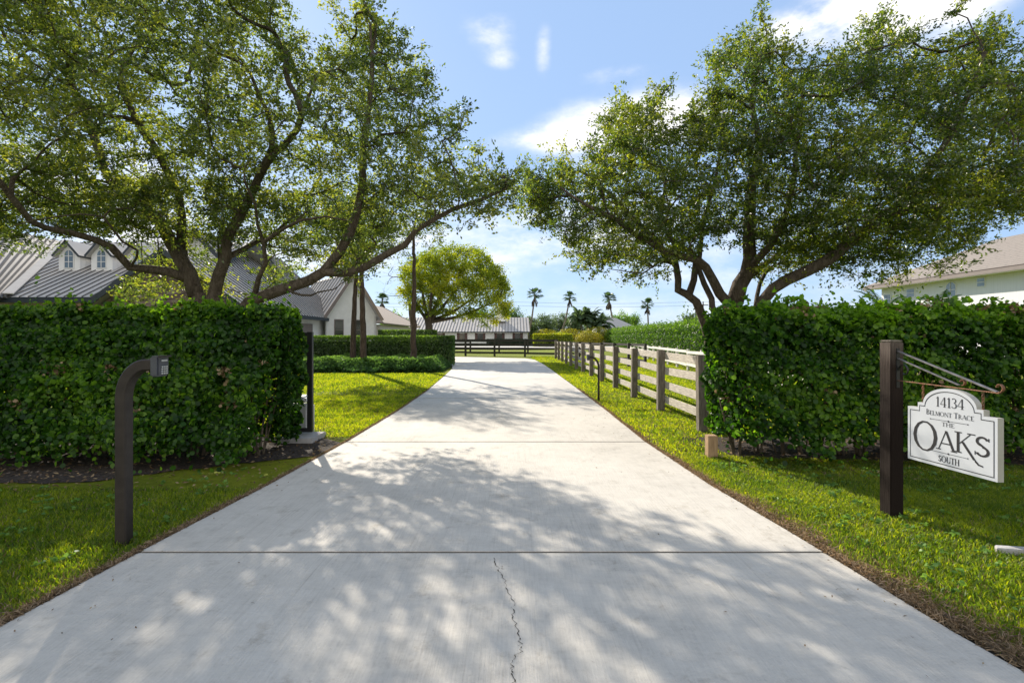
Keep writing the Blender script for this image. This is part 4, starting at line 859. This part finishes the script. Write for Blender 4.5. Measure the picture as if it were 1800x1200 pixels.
for i in range(20): a = i/19*5.2; rr = .065*(1-.6*i/19); scr.append(Vector((SX, yb-.07+rr*math.cos(a), 1.345+rr*math.sin(a))))
bar(scr, name='scroll', mt='black', w_=.014)
YL, YR = 4.41, 3.595; Wd = YL-YR; ZB, ZS, ZT = .595, 1.055, 1.235
hs_ = thing('hanging_sign', 'white house sign with black lettering hanging from the scrolled bracket', 'sign', (SX, (YL+YR)/2, .6))
def outline(ins=0.0):
    u0, u1 = ins, Wd-ins; m = Wd/2; st = .135; ar = .245-ins*.7; z0, z1, z2, z3 = ZB+ins, ZS-ins, ZS+.045-ins, ZT-ins
    zc = ZS+.045-ins
    p = [(u0, z0), (u1, z0), (u1, z1), (m+ar+.055, z1), (m+ar+.055, z2), (m+ar, z2)]
    n = 22
    for i in range(1, n): a = math.pi*i/n; p.append((m+ar*math.cos(a), zc+(z3-zc)*math.sin(a)))
    p += [(m-ar, z2), (m-ar-.055, z2), (m-ar-.055, z1), (u0, z1)]
    return p
sag = lambda u: .008-.012*(1-u/Wd)*0-(.03*(1-u/Wd)-.015)
def S(u, z, off=0): return (SX-.0225-off, YL-u, z-.022*(1-u/Wd)+.011)
pts_ = outline()
mb = MB(); mb.prism([S(u, z) for u, z in pts_], (.045, 0, 0)); nfa = len(pts_)
mb.m = [0, 0]+[1]*nfa
mb.build('panel', ['signwhite', 'signedge'], hs_)
# border line
mb = MB(); q = outline(.024); q2 = outline(.030); k = len(q)
V = [S(u, z, .0015) for u, z in q]+[S(u, z, .0015) for u, z in q2]
mb.add(V, [(i, (i+1) % k, k+(i+1) % k, k+i) for i in range(k)]); mb.build('border', 'ink', hs_)
# serif letters built from strokes
class GL(MB):
    def __init__(s, off): super().__init__(); s.off = off; s.c = 0
    def quad(s, pts): s.c += 1; s.add([S(u, z, s.off+.00004*(s.c % 12)) for u, z in pts], [tuple(range(len(pts)))])
def stroke(G, X, Z, sx_, sz_, a, b_, w_):
    (x0, y0), (x1, y1) = a, b_; x0, x1 = X+x0*sx_, X+x1*sx_; y0, y1 = Z+y0*sz_, Z+y1*sz_
    # widths measured horizontally for steep strokes, vertically for flat ones
    if abs(y1-y0) >= abs(x1-x0)*.8: h_ = w_*sz_/2; G.quad([(x0-h_, y0), (x0+h_, y0), (x1+h_, y1), (x1-h_, y1)])
    else: h_ = w_*sz_/2; G.quad([(x0, y0-h_), (x0, y0+h_), (x1, y1+h_), (x1, y1-h_)])
def arcs(G, X, Z, sx_, sz_, cx, cy, rx, ry, a0, a1, ws, wt, n=14):
    for i in range(n):
        q = []
        for a in (a0+(a1-a0)*i/n, a0+(a1-a0)*(i+1)/n):
            a = R(a); co, si = math.cos(a), math.sin(a); q.append(((X+cx*sx_+rx*sx_*co, Z+cy*sz_+ry*sz_*si), (X+cx*sx_+(rx*sx_-ws*sz_)*co, Z+cy*sz_+(ry-wt)*sz_*si)))
        G.quad([q[0][0], q[1][0], q[1][1], q[0][1]])
TK, TN = .15, .055
def ser(x, y, w_=.16): return ('l', (x-w_, y), (x+w_, y), .045)
GLY = {
 'A': (.86, [('l', (.06, 0), (.42, 1), TN), ('l', (.42, 1), (.78, 0), TK), ('l', (.2, .34), (.64, .34), TN), ser(.06, .02, .12), ser(.78, .02, .14)]),
 'K': (.86, [('l', (.16, 0), (.16, 1), TK), ('l', (.2, .42), (.68, 1), TN), ('l', (.34, .56), (.78, 0), TK), ser(.16, .02), ser(.16, .98), ser(.66, .98, .13), ser(.8, .02, .1)]),
 'S': (.6, [('a', .3, .75, .24, .25, 20, 270, TK, TN*1.7), ('a', .3, .26, .26, .26, -160, 90, TK*1.05, TN*1.7), ('l', (.53, .78), (.53, .95), .05), ('l', (.04, .05), (.04, .24), .05), ('l', (.12, .68), (.5, .36), .13)]),
 'O': (.94, [('a', .46, .5, .45, .52, 0, 360, TK*.95, TN)]),
 'B': (.66, [('l', (.15, 0), (.15, 1), TK), ('a', .26, .75, .28, .25, -90, 90, TK*.8, TN), ('a', .28, .26, .32, .26, -90, 90, TK*.9, TN), ('l', (.08, .98), (.28, .98), TN), ('l', (.08, .51), (.28, .51), TN), ('l', (.08, .02), (.3, .02), TN)]),
 'E': (.62, [('l', (.15, 0), (.15, 1), TK), ('l', (.04, .975), (.56, .975), TN), ('l', (.15, .52), (.46, .52), TN), ('l', (.04, .025), (.58, .025), TN), ('l', (.55, .82), (.55, 1), .045), ('l', (.57, 0), (.57, .2), .045)]),
 'L': (.6, [('l', (.15, 0), (.15, 1), TK), ser(.15, .98), ('l', (.04, .025), (.56, .025), TN), ('l', (.55, 0), (.55, .24), .045)]),
 'T': (.7, [('l', (.34, 0), (.34, 1), TK), ('l', (.02, .97), (.66, .97), TN), ser(.34, .02), ('l', (.03, .8), (.03, 1), .045), ('l', (.65, .8), (.65, 1), .045)]),
 'M': (1.02, [('l', (.12, 0), (.18, 1), TN), ('l', (.18, 1), (.5, .04), TK), ('l', (.5, .04), (.82, 1), TN), ('l', (.84, 1), (.88, 0), TK), ser(.12, .02, .12), ser(.88, .02, .14)]),
 'N': (.88, [('l', (.14, 0), (.14, 1), TN), ('l', (.14, 1), (.74, 0), TK), ('l', (.74, 0), (.74, 1), TN), ser(.14, .02, .12), ser(.74, .98, .12)]),
 'R': (.76, [('l', (.15, 0), (.15, 1), TK), ('a', .26, .74, .3, .26, -90, 90, TK*.85, TN), ('l', (.08, .98), (.28, .98), TN), ('l', (.2, .5), (.28, .5), TN), ('l', (.34, .5), (.68, 0), TK*.9), ser(.15, .02), ser(.7, .02, .08)]),
 'C': (.8, [('a', .44, .5, .42, .52, 45, 315, TK*.95, TN), ('l', (.72, .72), (.72, .95), .05)]),
 'H': (.88, [('l', (.16, 0), (.16, 1), TK), ('l', (.7, 0), (.7, 1), TK), ('l', (.16, .5), (.7, .5), TN), ser(.16, .02), ser(.16, .98), ser(.7, .02), ser(.7, .98)]),
 'U': (.84, [('l', (.16, .3), (.16, 1), TK), ('l', (.68, .3), (.68, 1), TN), ('a', .42, .32, .31, .33, 180, 360, TK*.8, TN), ser(.16, .98), ser(.68, .98, .12)]),
 '1': (.5, [('l', (.26, 0), (.26, 1), TK*.9), ('l', (.08, .84), (.26, .98), TN), ser(.26, .02, .15)]),
 '4': (.66, [('l', (.46, 0), (.46, 1), TK*.85), ('l', (.02, .28), (.44, 1), TN), ('l', (.02, .27), (.62, .27), TN), ser(.46, .02, .13)]),
 '3': (.6, [('a', .25, .76, .24, .24, -90, 150, TK*.75, TN), ('a', .25, .27, .29, .27, -150, 90, TK*.85, TN)]),
 ' ': (.4, [])}
def text(G, s, u0, u1, z, h, caps=None, hb=None):
    tot = sum(GLY[c_2][0]*(hb or 1 if (caps and i in caps) else 1) for i, c_2 in enumerate(s)); sx_ = (u1-u0)/(tot); x = u0
    for i, c_2 in enumerate(s):
        k = hb if (caps and i in caps) else 1
        w_, el_ = GLY[c_2]
        for e in el_:
            if e[0] == 'l': stroke(G, x, z, sx_*k, h*k, e[1], e[2], e[3])
            else: arcs(G, x, z, sx_*k, h*k, *e[1:])
        x += w_*sx_*k
G = GL(.0016)
text(G, '14134', .288, .550, 1.084, .080)
text(G, 'BELMONT TRACE', .195, .632, 1.008, .035, caps=(0, 8), hb=1.25)
text(G, 'THE', .348, .466, .930, .032)
text(G, 'SOUTH', .315, .51, .640, .050)
text(G, 'O', .058, .315, .700, .245)
text(G, 'A', .305, .475, .738, .158); text(G, 'S', .632, .765, .752, .152)
# K with its long sweeping leg
X0, Z0 = .465, .748
stroke(G, X0, Z0, .20, .160, (.16, 0), (.16, 1), TK); stroke(G, X0, Z0, .20, .160, (.2, .42), (.72, 1), TN*1.1)
for a, b_, w_ in [((.34, .56), (.66, .08), TK*1.1), ((.66, .08), (.86, -.22), TK*1.05), ((.86, -.22), (1.02, -.38), TK*.8), ((1.02, -.38), (1.2, -.42), .07)]: stroke(G, X0, Z0, .20, .160, a, b_, w_)
for x_, y_, w_ in ((.16, .02, .16), (.16, .98, .16), (.72, .98, .17)): stroke(G, X0, Z0, .20, .160, (x_-w_, y_), (x_+w_, y_), .05)
for z_, ua, ub in ((.975, .235, .585), (.715, .235, .585)):
    um = (ua+ub)/2; G.quad([(ua, z_-.0014), (ub, z_-.0014), (ub, z_+.0014), (ua, z_+.0014)])
    G.quad([(um-.011, z_), (um, z_-.009), (um+.011, z_), (um, z_+.009)])
    G.quad([(ua, z_-.006), (ua+.016, z_), (ua, z_+.006)]); G.quad([(ub, z_-.006), (ub, z_+.006), (ub-.016, z_)])
G.build('lettering', 'ink', hs_)
def chain(y, z1, z0, par):
    mb = MB(); n = max(2, int((z1-z0)/.024))
    for i in range(n):
        zc = z1-(i+.5)*(z1-z0)/n; pts = []
        for k in range(9):
            a = k/8*2*math.pi; c_2, s_2 = math.cos(a)*.008, math.sin(a)*.017
            pts.append((SX+(c_2 if i % 2 else 0), y+(0 if i % 2 else c_2), zc+s_2))
        mb.tube(pts, .0028, 5, cap=False)
    mb.build('chain', 'iron', par)
chain(YR+.135, 1.243, 1.062, hs_); chain(YL-.135, 1.25, 1.055, hs_)
# concrete slab at right edge
mb = MB(); mb.prism([(3.50, 3.90, .03), (4.4, 3.90, .03), (4.4, 3.25, .03), (3.78, 3.25, .03)], (0, 0, .045)); 
mb = MB(); mb.prism([(3.68, 3.80, 0), (3.72, 3.86, 0), (4.6, 3.72, 0), (4.6, 3.60, 0)], (0, 0, .05)); tag(mb.build('kerb_block', 'slab', bevel=.005), 'pale concrete block in the grass at the right edge', 'kerb')

# ------------------------------------------------------------------ buildings
def roof(name, par, E0, E1, R1, R0, n, mt='roofmetal', th=.16, seam=.05, ms='seam', side='fascia', thick=.035):
    """metal roof plane E0-E1 (eave) R1-R0 (ridge) with n raised seams, all one mesh"""
    E0, E1, R1, R0 = map(Vector, (E0, E1, R1, R0)); mb = MB(); mb.slab([E0, E1, R1, R0], th, 0, 2)
    nn = (E1-E0).cross(R0-E0).normalized(); nn = nn if nn.z > 0 else -nn
    for i in range(n+1):
        f = i/n; a = E0.lerp(E1, f)+nn*(seam/2); b_ = R0.lerp(R1, f)+nn*(seam/2); mb.beam(a, b_, thick, seam, 1, up=nn)
    return mb.build(name, [mt, ms, side], par)
def wall(name, par, poly, vec, mt='wall'):
    mb = MB(); mb.prism(poly, vec); return mb.build(name, mt, par)
def window(par, c_, w_, h_, nrm, arch=False, mg='glass', mf='frame', rows=3, cols=2, fr=.06, out=.03):
    c_ = Vector(c_); nrm = Vector(nrm).normalized(); r = Vector((0, 0, 1)).cross(nrm).normalized(); up = Vector((0, 0, 1))
    def q(u, v_, o): return c_+r*u+up*v_+nrm*o
    prof = [(-w_/2, -h_/2), (w_/2, -h_/2), (w_/2, h_/2-(w_/2 if arch else 0))]
    if arch: prof += [(w_/2*math.cos(math.pi*i/8), h_/2-w_/2+w_/2*math.sin(math.pi*i/8)) for i in range(1, 8)]
    prof += [(-w_/2, h_/2-(w_/2 if arch else 0))]
    cx, cy = 0, 0
    mb = MB(); big = [(u*(1+2*fr/w_), v_*(1+2*fr/h_)) for u, v_ in prof]; mb.prism([q(u, v_, .002) for u, v_ in big], nrm*out); f = mb.build('window', mf, par)
    mb = MB(); mb.prism([q(u, v_, out+.004) for u, v_ in prof], nrm*.01); mb.build('pane', mg, f)
    mb = MB()
    for i in range(1, rows): z = -h_/2+h_*i/rows; mb.beam(q(-w_/2, z, out+.024), q(w_/2, z, out+.024), .02, .03)
    for i in range(1, cols): u = -w_/2+w_*i/cols; mb.beam(q(u, -h_/2, out+.0245), q(u, h_/2-(.02 if arch else 0), out+.0245), .02, .03)
    if mb.v: mb.build('glazing_bars', mf, f)
    return f
H = thing('house', 'white farmhouse with grey metal roofs and dormers behind the left oak', 'house', (-18, 32, 0))
# front range with dormers: plane z = 3.64 + .51 (D-25)
roof('roof', H, (-34, 25, 3.64), (-17, 25, 3.64), (-17, 33.5, 7.97), (-34, 33.5, 7.97), 38)
roof('roof', H, (-17, 42, 3.64), (-34, 42, 3.64), (-34, 33.52, 7.97), (-17, 33.52, 7.97), 20)
wall('wall', H, [(-34, 25.9, 0), (-19, 25.9, 0), (-19, 25.9, 3.62), (-34, 25.9, 3.62)], (0, .2, 0), 'walltan')
mb = MB(); mb.box((-34, 24.93, 3.36), (-19.5, 24.985, 3.60)); mb.build('gutter', 'fascia', H)
for x in (-26.2, -23.4, -20.9):
    window(H, (x, 25.9, 1.7), 1.0, 1.8, (0, -1, 0), mg='darkglass')
# left wing roof facing the drive
roof('roof', H, (-25.15, 16, 3.6), (-25.15, 25.0, 3.6), (-30.2, 34, 8.05), (-30.2, 16, 8.05), 38, seam=.09, thick=.10)
roof('roof', H, (-35.2, 31, 3.6), (-35.2, 16, 3.6), (-30.22, 16, 8.05), (-30.22, 31.2, 8.05), 20)
mb = MB(); mb.beam((-25.1, 24.9, 3.80), (-30.1, 33.9, 8.2), .45, .06); mb.build('ridge_cap', 'ridgecap', H)
wall('wall', H, [(-25.6, 16.4, 0), (-25.6, 25.8, 0), (-25.6, 25.8, 3.5), (-25.6, 16.4, 3.5)], (-.2, 0, 0), 'walltan')
# dormers
for x in (-25.2, -23.35, -21.3):
    yd = 28.5; zb = 5.43; zw = 6.38; za = 7.02; hw = .6
    d = MB(); d.prism([(x-hw, yd, zb-.5), (x+hw, yd, zb-.5), (x+hw, yd, zw), (x, yd, za), (x-hw, yd, zw)], (0, 2.6, 0)); dm = d.build('dormer', 'siding', H)
    window(dm, (x, yd, 6.08), .46, .98, (0, -1, 0), True)
    for s in (-1, 1):
        r_ = MB(); r_.slab([(x+s*(hw+.2), yd-.28, zw-.14), (x+s*(hw+.2), yd+2.7, zw-.14), (x+s*.01, yd+3.6, za+.12), (x+s*.01, yd-.28, za+.12)], .12, 0, 1); r_.build('dormer_roof', ['roofmetal', 'fascia'], dm)
# stone fronted gable
gx, gy, gz = -16.8, 24.2, 5.9
wall('wall', H, [(gx-3.4, 24.5, 0), (gx+3.4, 24.5, 0), (gx+3.4, 24.5, 3.2), (gx, 24.5, 5.6), (gx-3.4, 24.5, 3.2)], (0, .3, 0), 'stone')
for s in (-1, 1):
    roof('roof', H, (gx+s*3.75, 24.05, 3.22), (gx+s*3.75, 31, 3.22), (gx+s*.01, 31, gz), (gx+s*.01, 24.05, gz), 14)
    mb = MB(); mb.beam((gx+s*3.75, 24.0, 3.10), (gx+s*.02, 24.0, gz-.12), .05, .26); mb.build('fascia', 'fascia', H)
# garage wing
wx = -19.1; yn, yf = 30, 41.2
wall('wall', H, [(wx-4.5, 30.4, 0), (wx+4.5, 30.4, 0), (wx+4.5, 30.4, 3.45), (wx, 30.4, 7.8), (wx-4.5, 30.4, 3.45)], (0, .25, 0), 'siding')
wall('wall', H, [(-14.6, 30.7, 0), (-14.6, 41, 0), (-14.6, 41, 3.2), (-14.6, 30.7, 3.2)], (-.2, 0, 0))
for s in (-1, 1):
    roof('roof', H, (wx+s*5.1, yn, 3.1), (wx+s*5.1, yf, 3.1), (wx+s*.01, yf, 8.06), (wx+s*.01, yn, 8.06), 26)
    mb = MB(); mb.beam((wx+s*5.1, yn-.05, 2.98), (wx+s*.02, yn-.05, 7.94), .05, .28); mb.build('fascia', 'fascia', H)
mb = MB(); mb.box((-14.05, yn, 2.85), (-13.93, yf, 3.07)); mb.build('gutter', 'fascia', H)
mb = MB()
for k in range(4): mb.box((-14.598, 31.9, .02+k*.65), (-14.53, 36.5, .64+k*.65))
mb.build('garage_door', 'garage', H)
# angled gable
th = R(40); ux, uy = math.cos(th), math.sin(th); L = Vector((-14.1, 38, 0)); wv = Vector((ux, uy, 0)); nv = Vector((uy, -ux, 0)); wl = 4.05
A, B_ = L, L+wv*wl; C_ = (A+B_)/2
up = lambda p, z: Vector((p.x, p.y, z))
wall('wall', H, [up(A, 0), up(B_, 0), up(B_, 3.45), up(C_, 6.4), up(A, 3.45)], -nv*.3, 'wall')
for s, Q in ((-1, A), (1, B_)):
    e = Q+wv*s*.35+nv*.4; rr = C_+nv*.4; bk = -nv*9
    roof('roof', H, up(e, 3.1), up(e+bk, 3.1), up(rr+bk+wv*s*.01, 6.68), up(rr+wv*s*.01, 6.68), 12)
    mb = MB(); mb.beam(up(e+nv*.04, 2.98), up(rr+nv*.04+wv*s*.02, 6.56), .05, .24); mb.build('fascia', 'shingle' if s > 0 else 'garage', H)
for f in (.24, .62):
    p = A+wv*wl*f; window(H, (p.x, p.y, 2.2), .62, 1.5, nv, mg='darkglass', mf='garage', rows=2, cols=1)
wall('wall', H, [up(B_, 0), up(B_-nv*8, 0), up(B_-nv*8, 3.3), up(B_, 3.3)], -wv*.2, 'wall')
# low brown roofed range
H2 = thing('outbuilding', 'low cream building with a brown shingled roof beyond the white gable', 'building', (-15, 52, 0))
for s in (-1, 1):
    roof('roof', H2, (-15+s*3.7, 44, 2.9), (-15+s*3.7, 62, 2.9), (-15+s*.01, 58, 5.1), (-15+s*.01, 46, 5.1), 1, mt='shingle', ms='shingle', side='shingle')
mb = MB(); mb.slab([(-18.7, 43.98, 2.9), (-11.3, 43.98, 2.9), (-15, 45.98, 5.1)], .12); mb.build('roof', 'shingle', H2)
mb = MB(); mb.box((-18.2, 44.6, 0), (-11.8, 61.5, 2.75)); mb.build('wall', 'walltan', H2)
for y in (48, 53): window(H2, (-11.8, y, 1.6), .9, 1.2, (1, 0, 0), mg='darkglass')
# barn
BN = thing('barn', 'long white horse barn with pale metal roof, cupola and shuttered windows', 'barn', (-9, 96, 0))
roof('roof', BN, (-22, 92.2, 2.62), (3.3, 92.2, 2.62), (3.3, 99.4, 5.5), (-22, 99.4, 5.5), 44, seam=.07, thick=.07)
roof('roof', BN, (3.3, 106.5, 2.62), (-22, 106.5, 2.62), (-22, 99.42, 5.5), (3.3, 99.42, 5.5), 20, seam=.07, thick=.07)
mb = MB(); mb.box((-21.6, 93, 0), (2.9, 93.25, 2.5)); mb.build('wall', 'wall', BN)
wall('wall', BN, [(2.9, 93.3, 0), (2.9, 105.8, 0), (2.9, 105.8, 2.6), (2.9, 99.4, 5.2), (2.9, 93.3, 2.6)], (-.2, 0, 0))
mb = MB(); mb.box((3.15, 92.4, 0), (3.25, 92.5, 2.5)); mb.build('downpipe', 'fascia', BN)
for px in (735, 773, 812.5, 844, 878, 910):
    x = (px-900)/880*93; mb = MB(); mb.box((x-.98, 92.93, .9), (x+.98, 92.995, 2.35)); f = mb.build('window', 'frame', BN)
    mb = MB(); mb.box((x-.5, 92.9, .98), (x+.5, 92.926, 2.28)); mb.build('pane', 'darkglass', f)
    for s in (-1, 1): mb = MB(); mb.box((x+s*.73-.23, 92.88, .9), (x+s*.73+.23, 92.926, 2.35)); mb.build('shutter', 'shutter', f)
cu = MB(); cx = (880.5-900)/880*96.8; cu.box((cx-.85, 96.0, 4.6), (cx+.85, 97.9, 6.35)); cup = cu.build('cupola', 'wall', BN)
mb = MB(); z0, z1 = 6.35, 7.55; a = 1.25; ap = (cx, 96.95, z1); q = [(cx-a, 95.7, z0), (cx+a, 95.7, z0), (cx+a, 98.2, z0), (cx-a, 98.2, z0)]
mb.add(q+[ap], [(3, 2, 1, 0), (0, 1, 4), (1, 2, 4), (2, 3, 4), (3, 0, 4)]); mb.build('cupola_roof', 'roofmetal', cup)
mb = MB(); mb.tube([(cx, 96.95, z1-.05), (cx, 96.95, z1+.5)], .04, 6); mb.build('finial', 'fascia', cup)
# white hip roofed house far off
HR = thing('house', 'far house with a white hipped roof behind the paddock hedge', 'house', (23, 112, 0))
mb = MB(); x0, x1, y0, y1, z0, z1 = 18.2, 29.5, 108, 118, 2.6, 5.9; rx = (21.5, 23.5); ry = 113
mb.add([(x0, y0, z0), (x1, y0, z0), (x1, y1, z0), (x0, y1, z0), (rx[0], ry, z1), (rx[1], ry, z1)], [(3, 2, 1, 0), (0, 1, 5, 4), (1, 2, 5), (2, 3, 4, 5), (3, 0, 4)])
mb.build('roof', 'ridgecap', HR)
mb = MB(); mb.box((x0+.6, y0+.6, 0), (x1-.6, y1-.6, z0-.02)); mb.build('wall', 'wall', HR)
# neighbour's two storey house
NB = thing('house', 'two storey white house with tan tiled hip roof at the right', 'house', (33, 27, 0))
xe, xr_, ze, zr = 27.6, 33.2, 5.6, 8.35; yA, yB = 39.2, 12
mb = MB(); mb.slab([(xe, yB, ze), (xe, yA, ze), (xr_, yA-5.0, zr), (xr_, yB+5, zr)], .14, 0, 1); mb.build('roof', ['tile', 'garage'], NB)
mb = MB(); mb.slab([(xe, yA, ze), (38.8, yA, ze), (xr_, yA-5.02, zr)], .14, 0, 1); mb.build('roof', ['tile', 'garage'], NB)
mb = MB(); mb.slab([(38.8, yA, ze), (38.8, yB, ze), (xr_, yB+5, zr), (xr_, yA-5, zr)], .14, 0, 1); mb.build('roof', ['tile', 'garage'], NB)
mb = MB(); mb.slab([(38.8, yB, ze), (xe, yB, ze), (xr_, yB+5.02, zr)], .14, 0, 1); mb.build('roof', ['tile', 'garage'], NB)
mb = MB(); mb.box((xe-.13, yB, ze-.30), (xe-.01, yA, ze-.08)); mb.build('gutter', 'garage', NB)
mb = MB(); mb.box((xe+.0, yB+.1, ze-.28), (xe+1.0, yA-.1, ze-.22)); mb.build('soffit', 'nbwall', NB)
mb = MB(); mb.box((xe+.75, yB+.8, 0), (38, yA-.8, ze-.285)); mb.build('wall', 'nbwall', NB)
mb = MB(); mb.tube([(xe-.07, yA-.15, ze-.3), (xe+.3, yA-.4, ze-.75), (xe+.68, yA-.75, ze-.95), (xe+.68, yA-.75, 0)], .05, 6); mb.build('downpipe', 'wall', NB)
xw = xe+.75
def nbw(px, y0p, y1p, w_, arch=False, rows=2):
    D = xw*880/(px-900); z0 = 1.65+(592-y1p)/880*D; z1 = 1.65+(592-y0p)/880*D
    window(NB, (xw, D, (z0+z1)/2), w_, z1-z0, (-1, 0, 0), arch, mg='glass', rows=rows, cols=2 if arch else 1)
nbw(1560, 518, 534, .65); nbw(1601, 508, 522, .66); nbw(1672, 496, 536, .68, True, 3); nbw(1725, 489, 503, .46)
mb = MB(); vx, vy = 30.2, 28.0; vz = ze+(vx-xe)/(xr_-xe)*(zr-ze); mb.tube([(vx, vy, vz-.1), (vx, vy, vz+.35)], .17, 10); mb.tube([(vx, vy, vz+.36), (vx, vy, vz+.55)], [.3, .1], 10); mb.build('roof_vent', 'garage', NB)
# utility pole and wires
UP = thing('utility_pole', 'wooden utility pole with a crossarm far behind the right oak', 'utility pole', (57.5, 150, 0))
p = P(1236, 530, 150); mb = MB(); mb.tube([(p.x, 150, 0), (p.x, 150, p.z)], [.22, .16], 8); mb.build('pole', 'bark2', UP)
mb = MB(); mb.box((p.x-1.4, 149.7, p.z-1.1), (p.x+1.4, 149.85, p.z-.9)); mb.build('crossarm', 'bark2', UP)
for z_, off in ((.0, 0), (-1.0, 1.2)):
    mb = MB(); prev = None
    for x in np.arange(-60, 160, 5): q = Vector((x, 150+off, p.z+z_-.6*math.sin(abs((x-p.x)/60) % 1*math.pi)-.0)); (mb.tube([prev, q], .028, 4, cap=False) if prev else None); prev = q
    mb.build('wire', 'solarblue', UP)
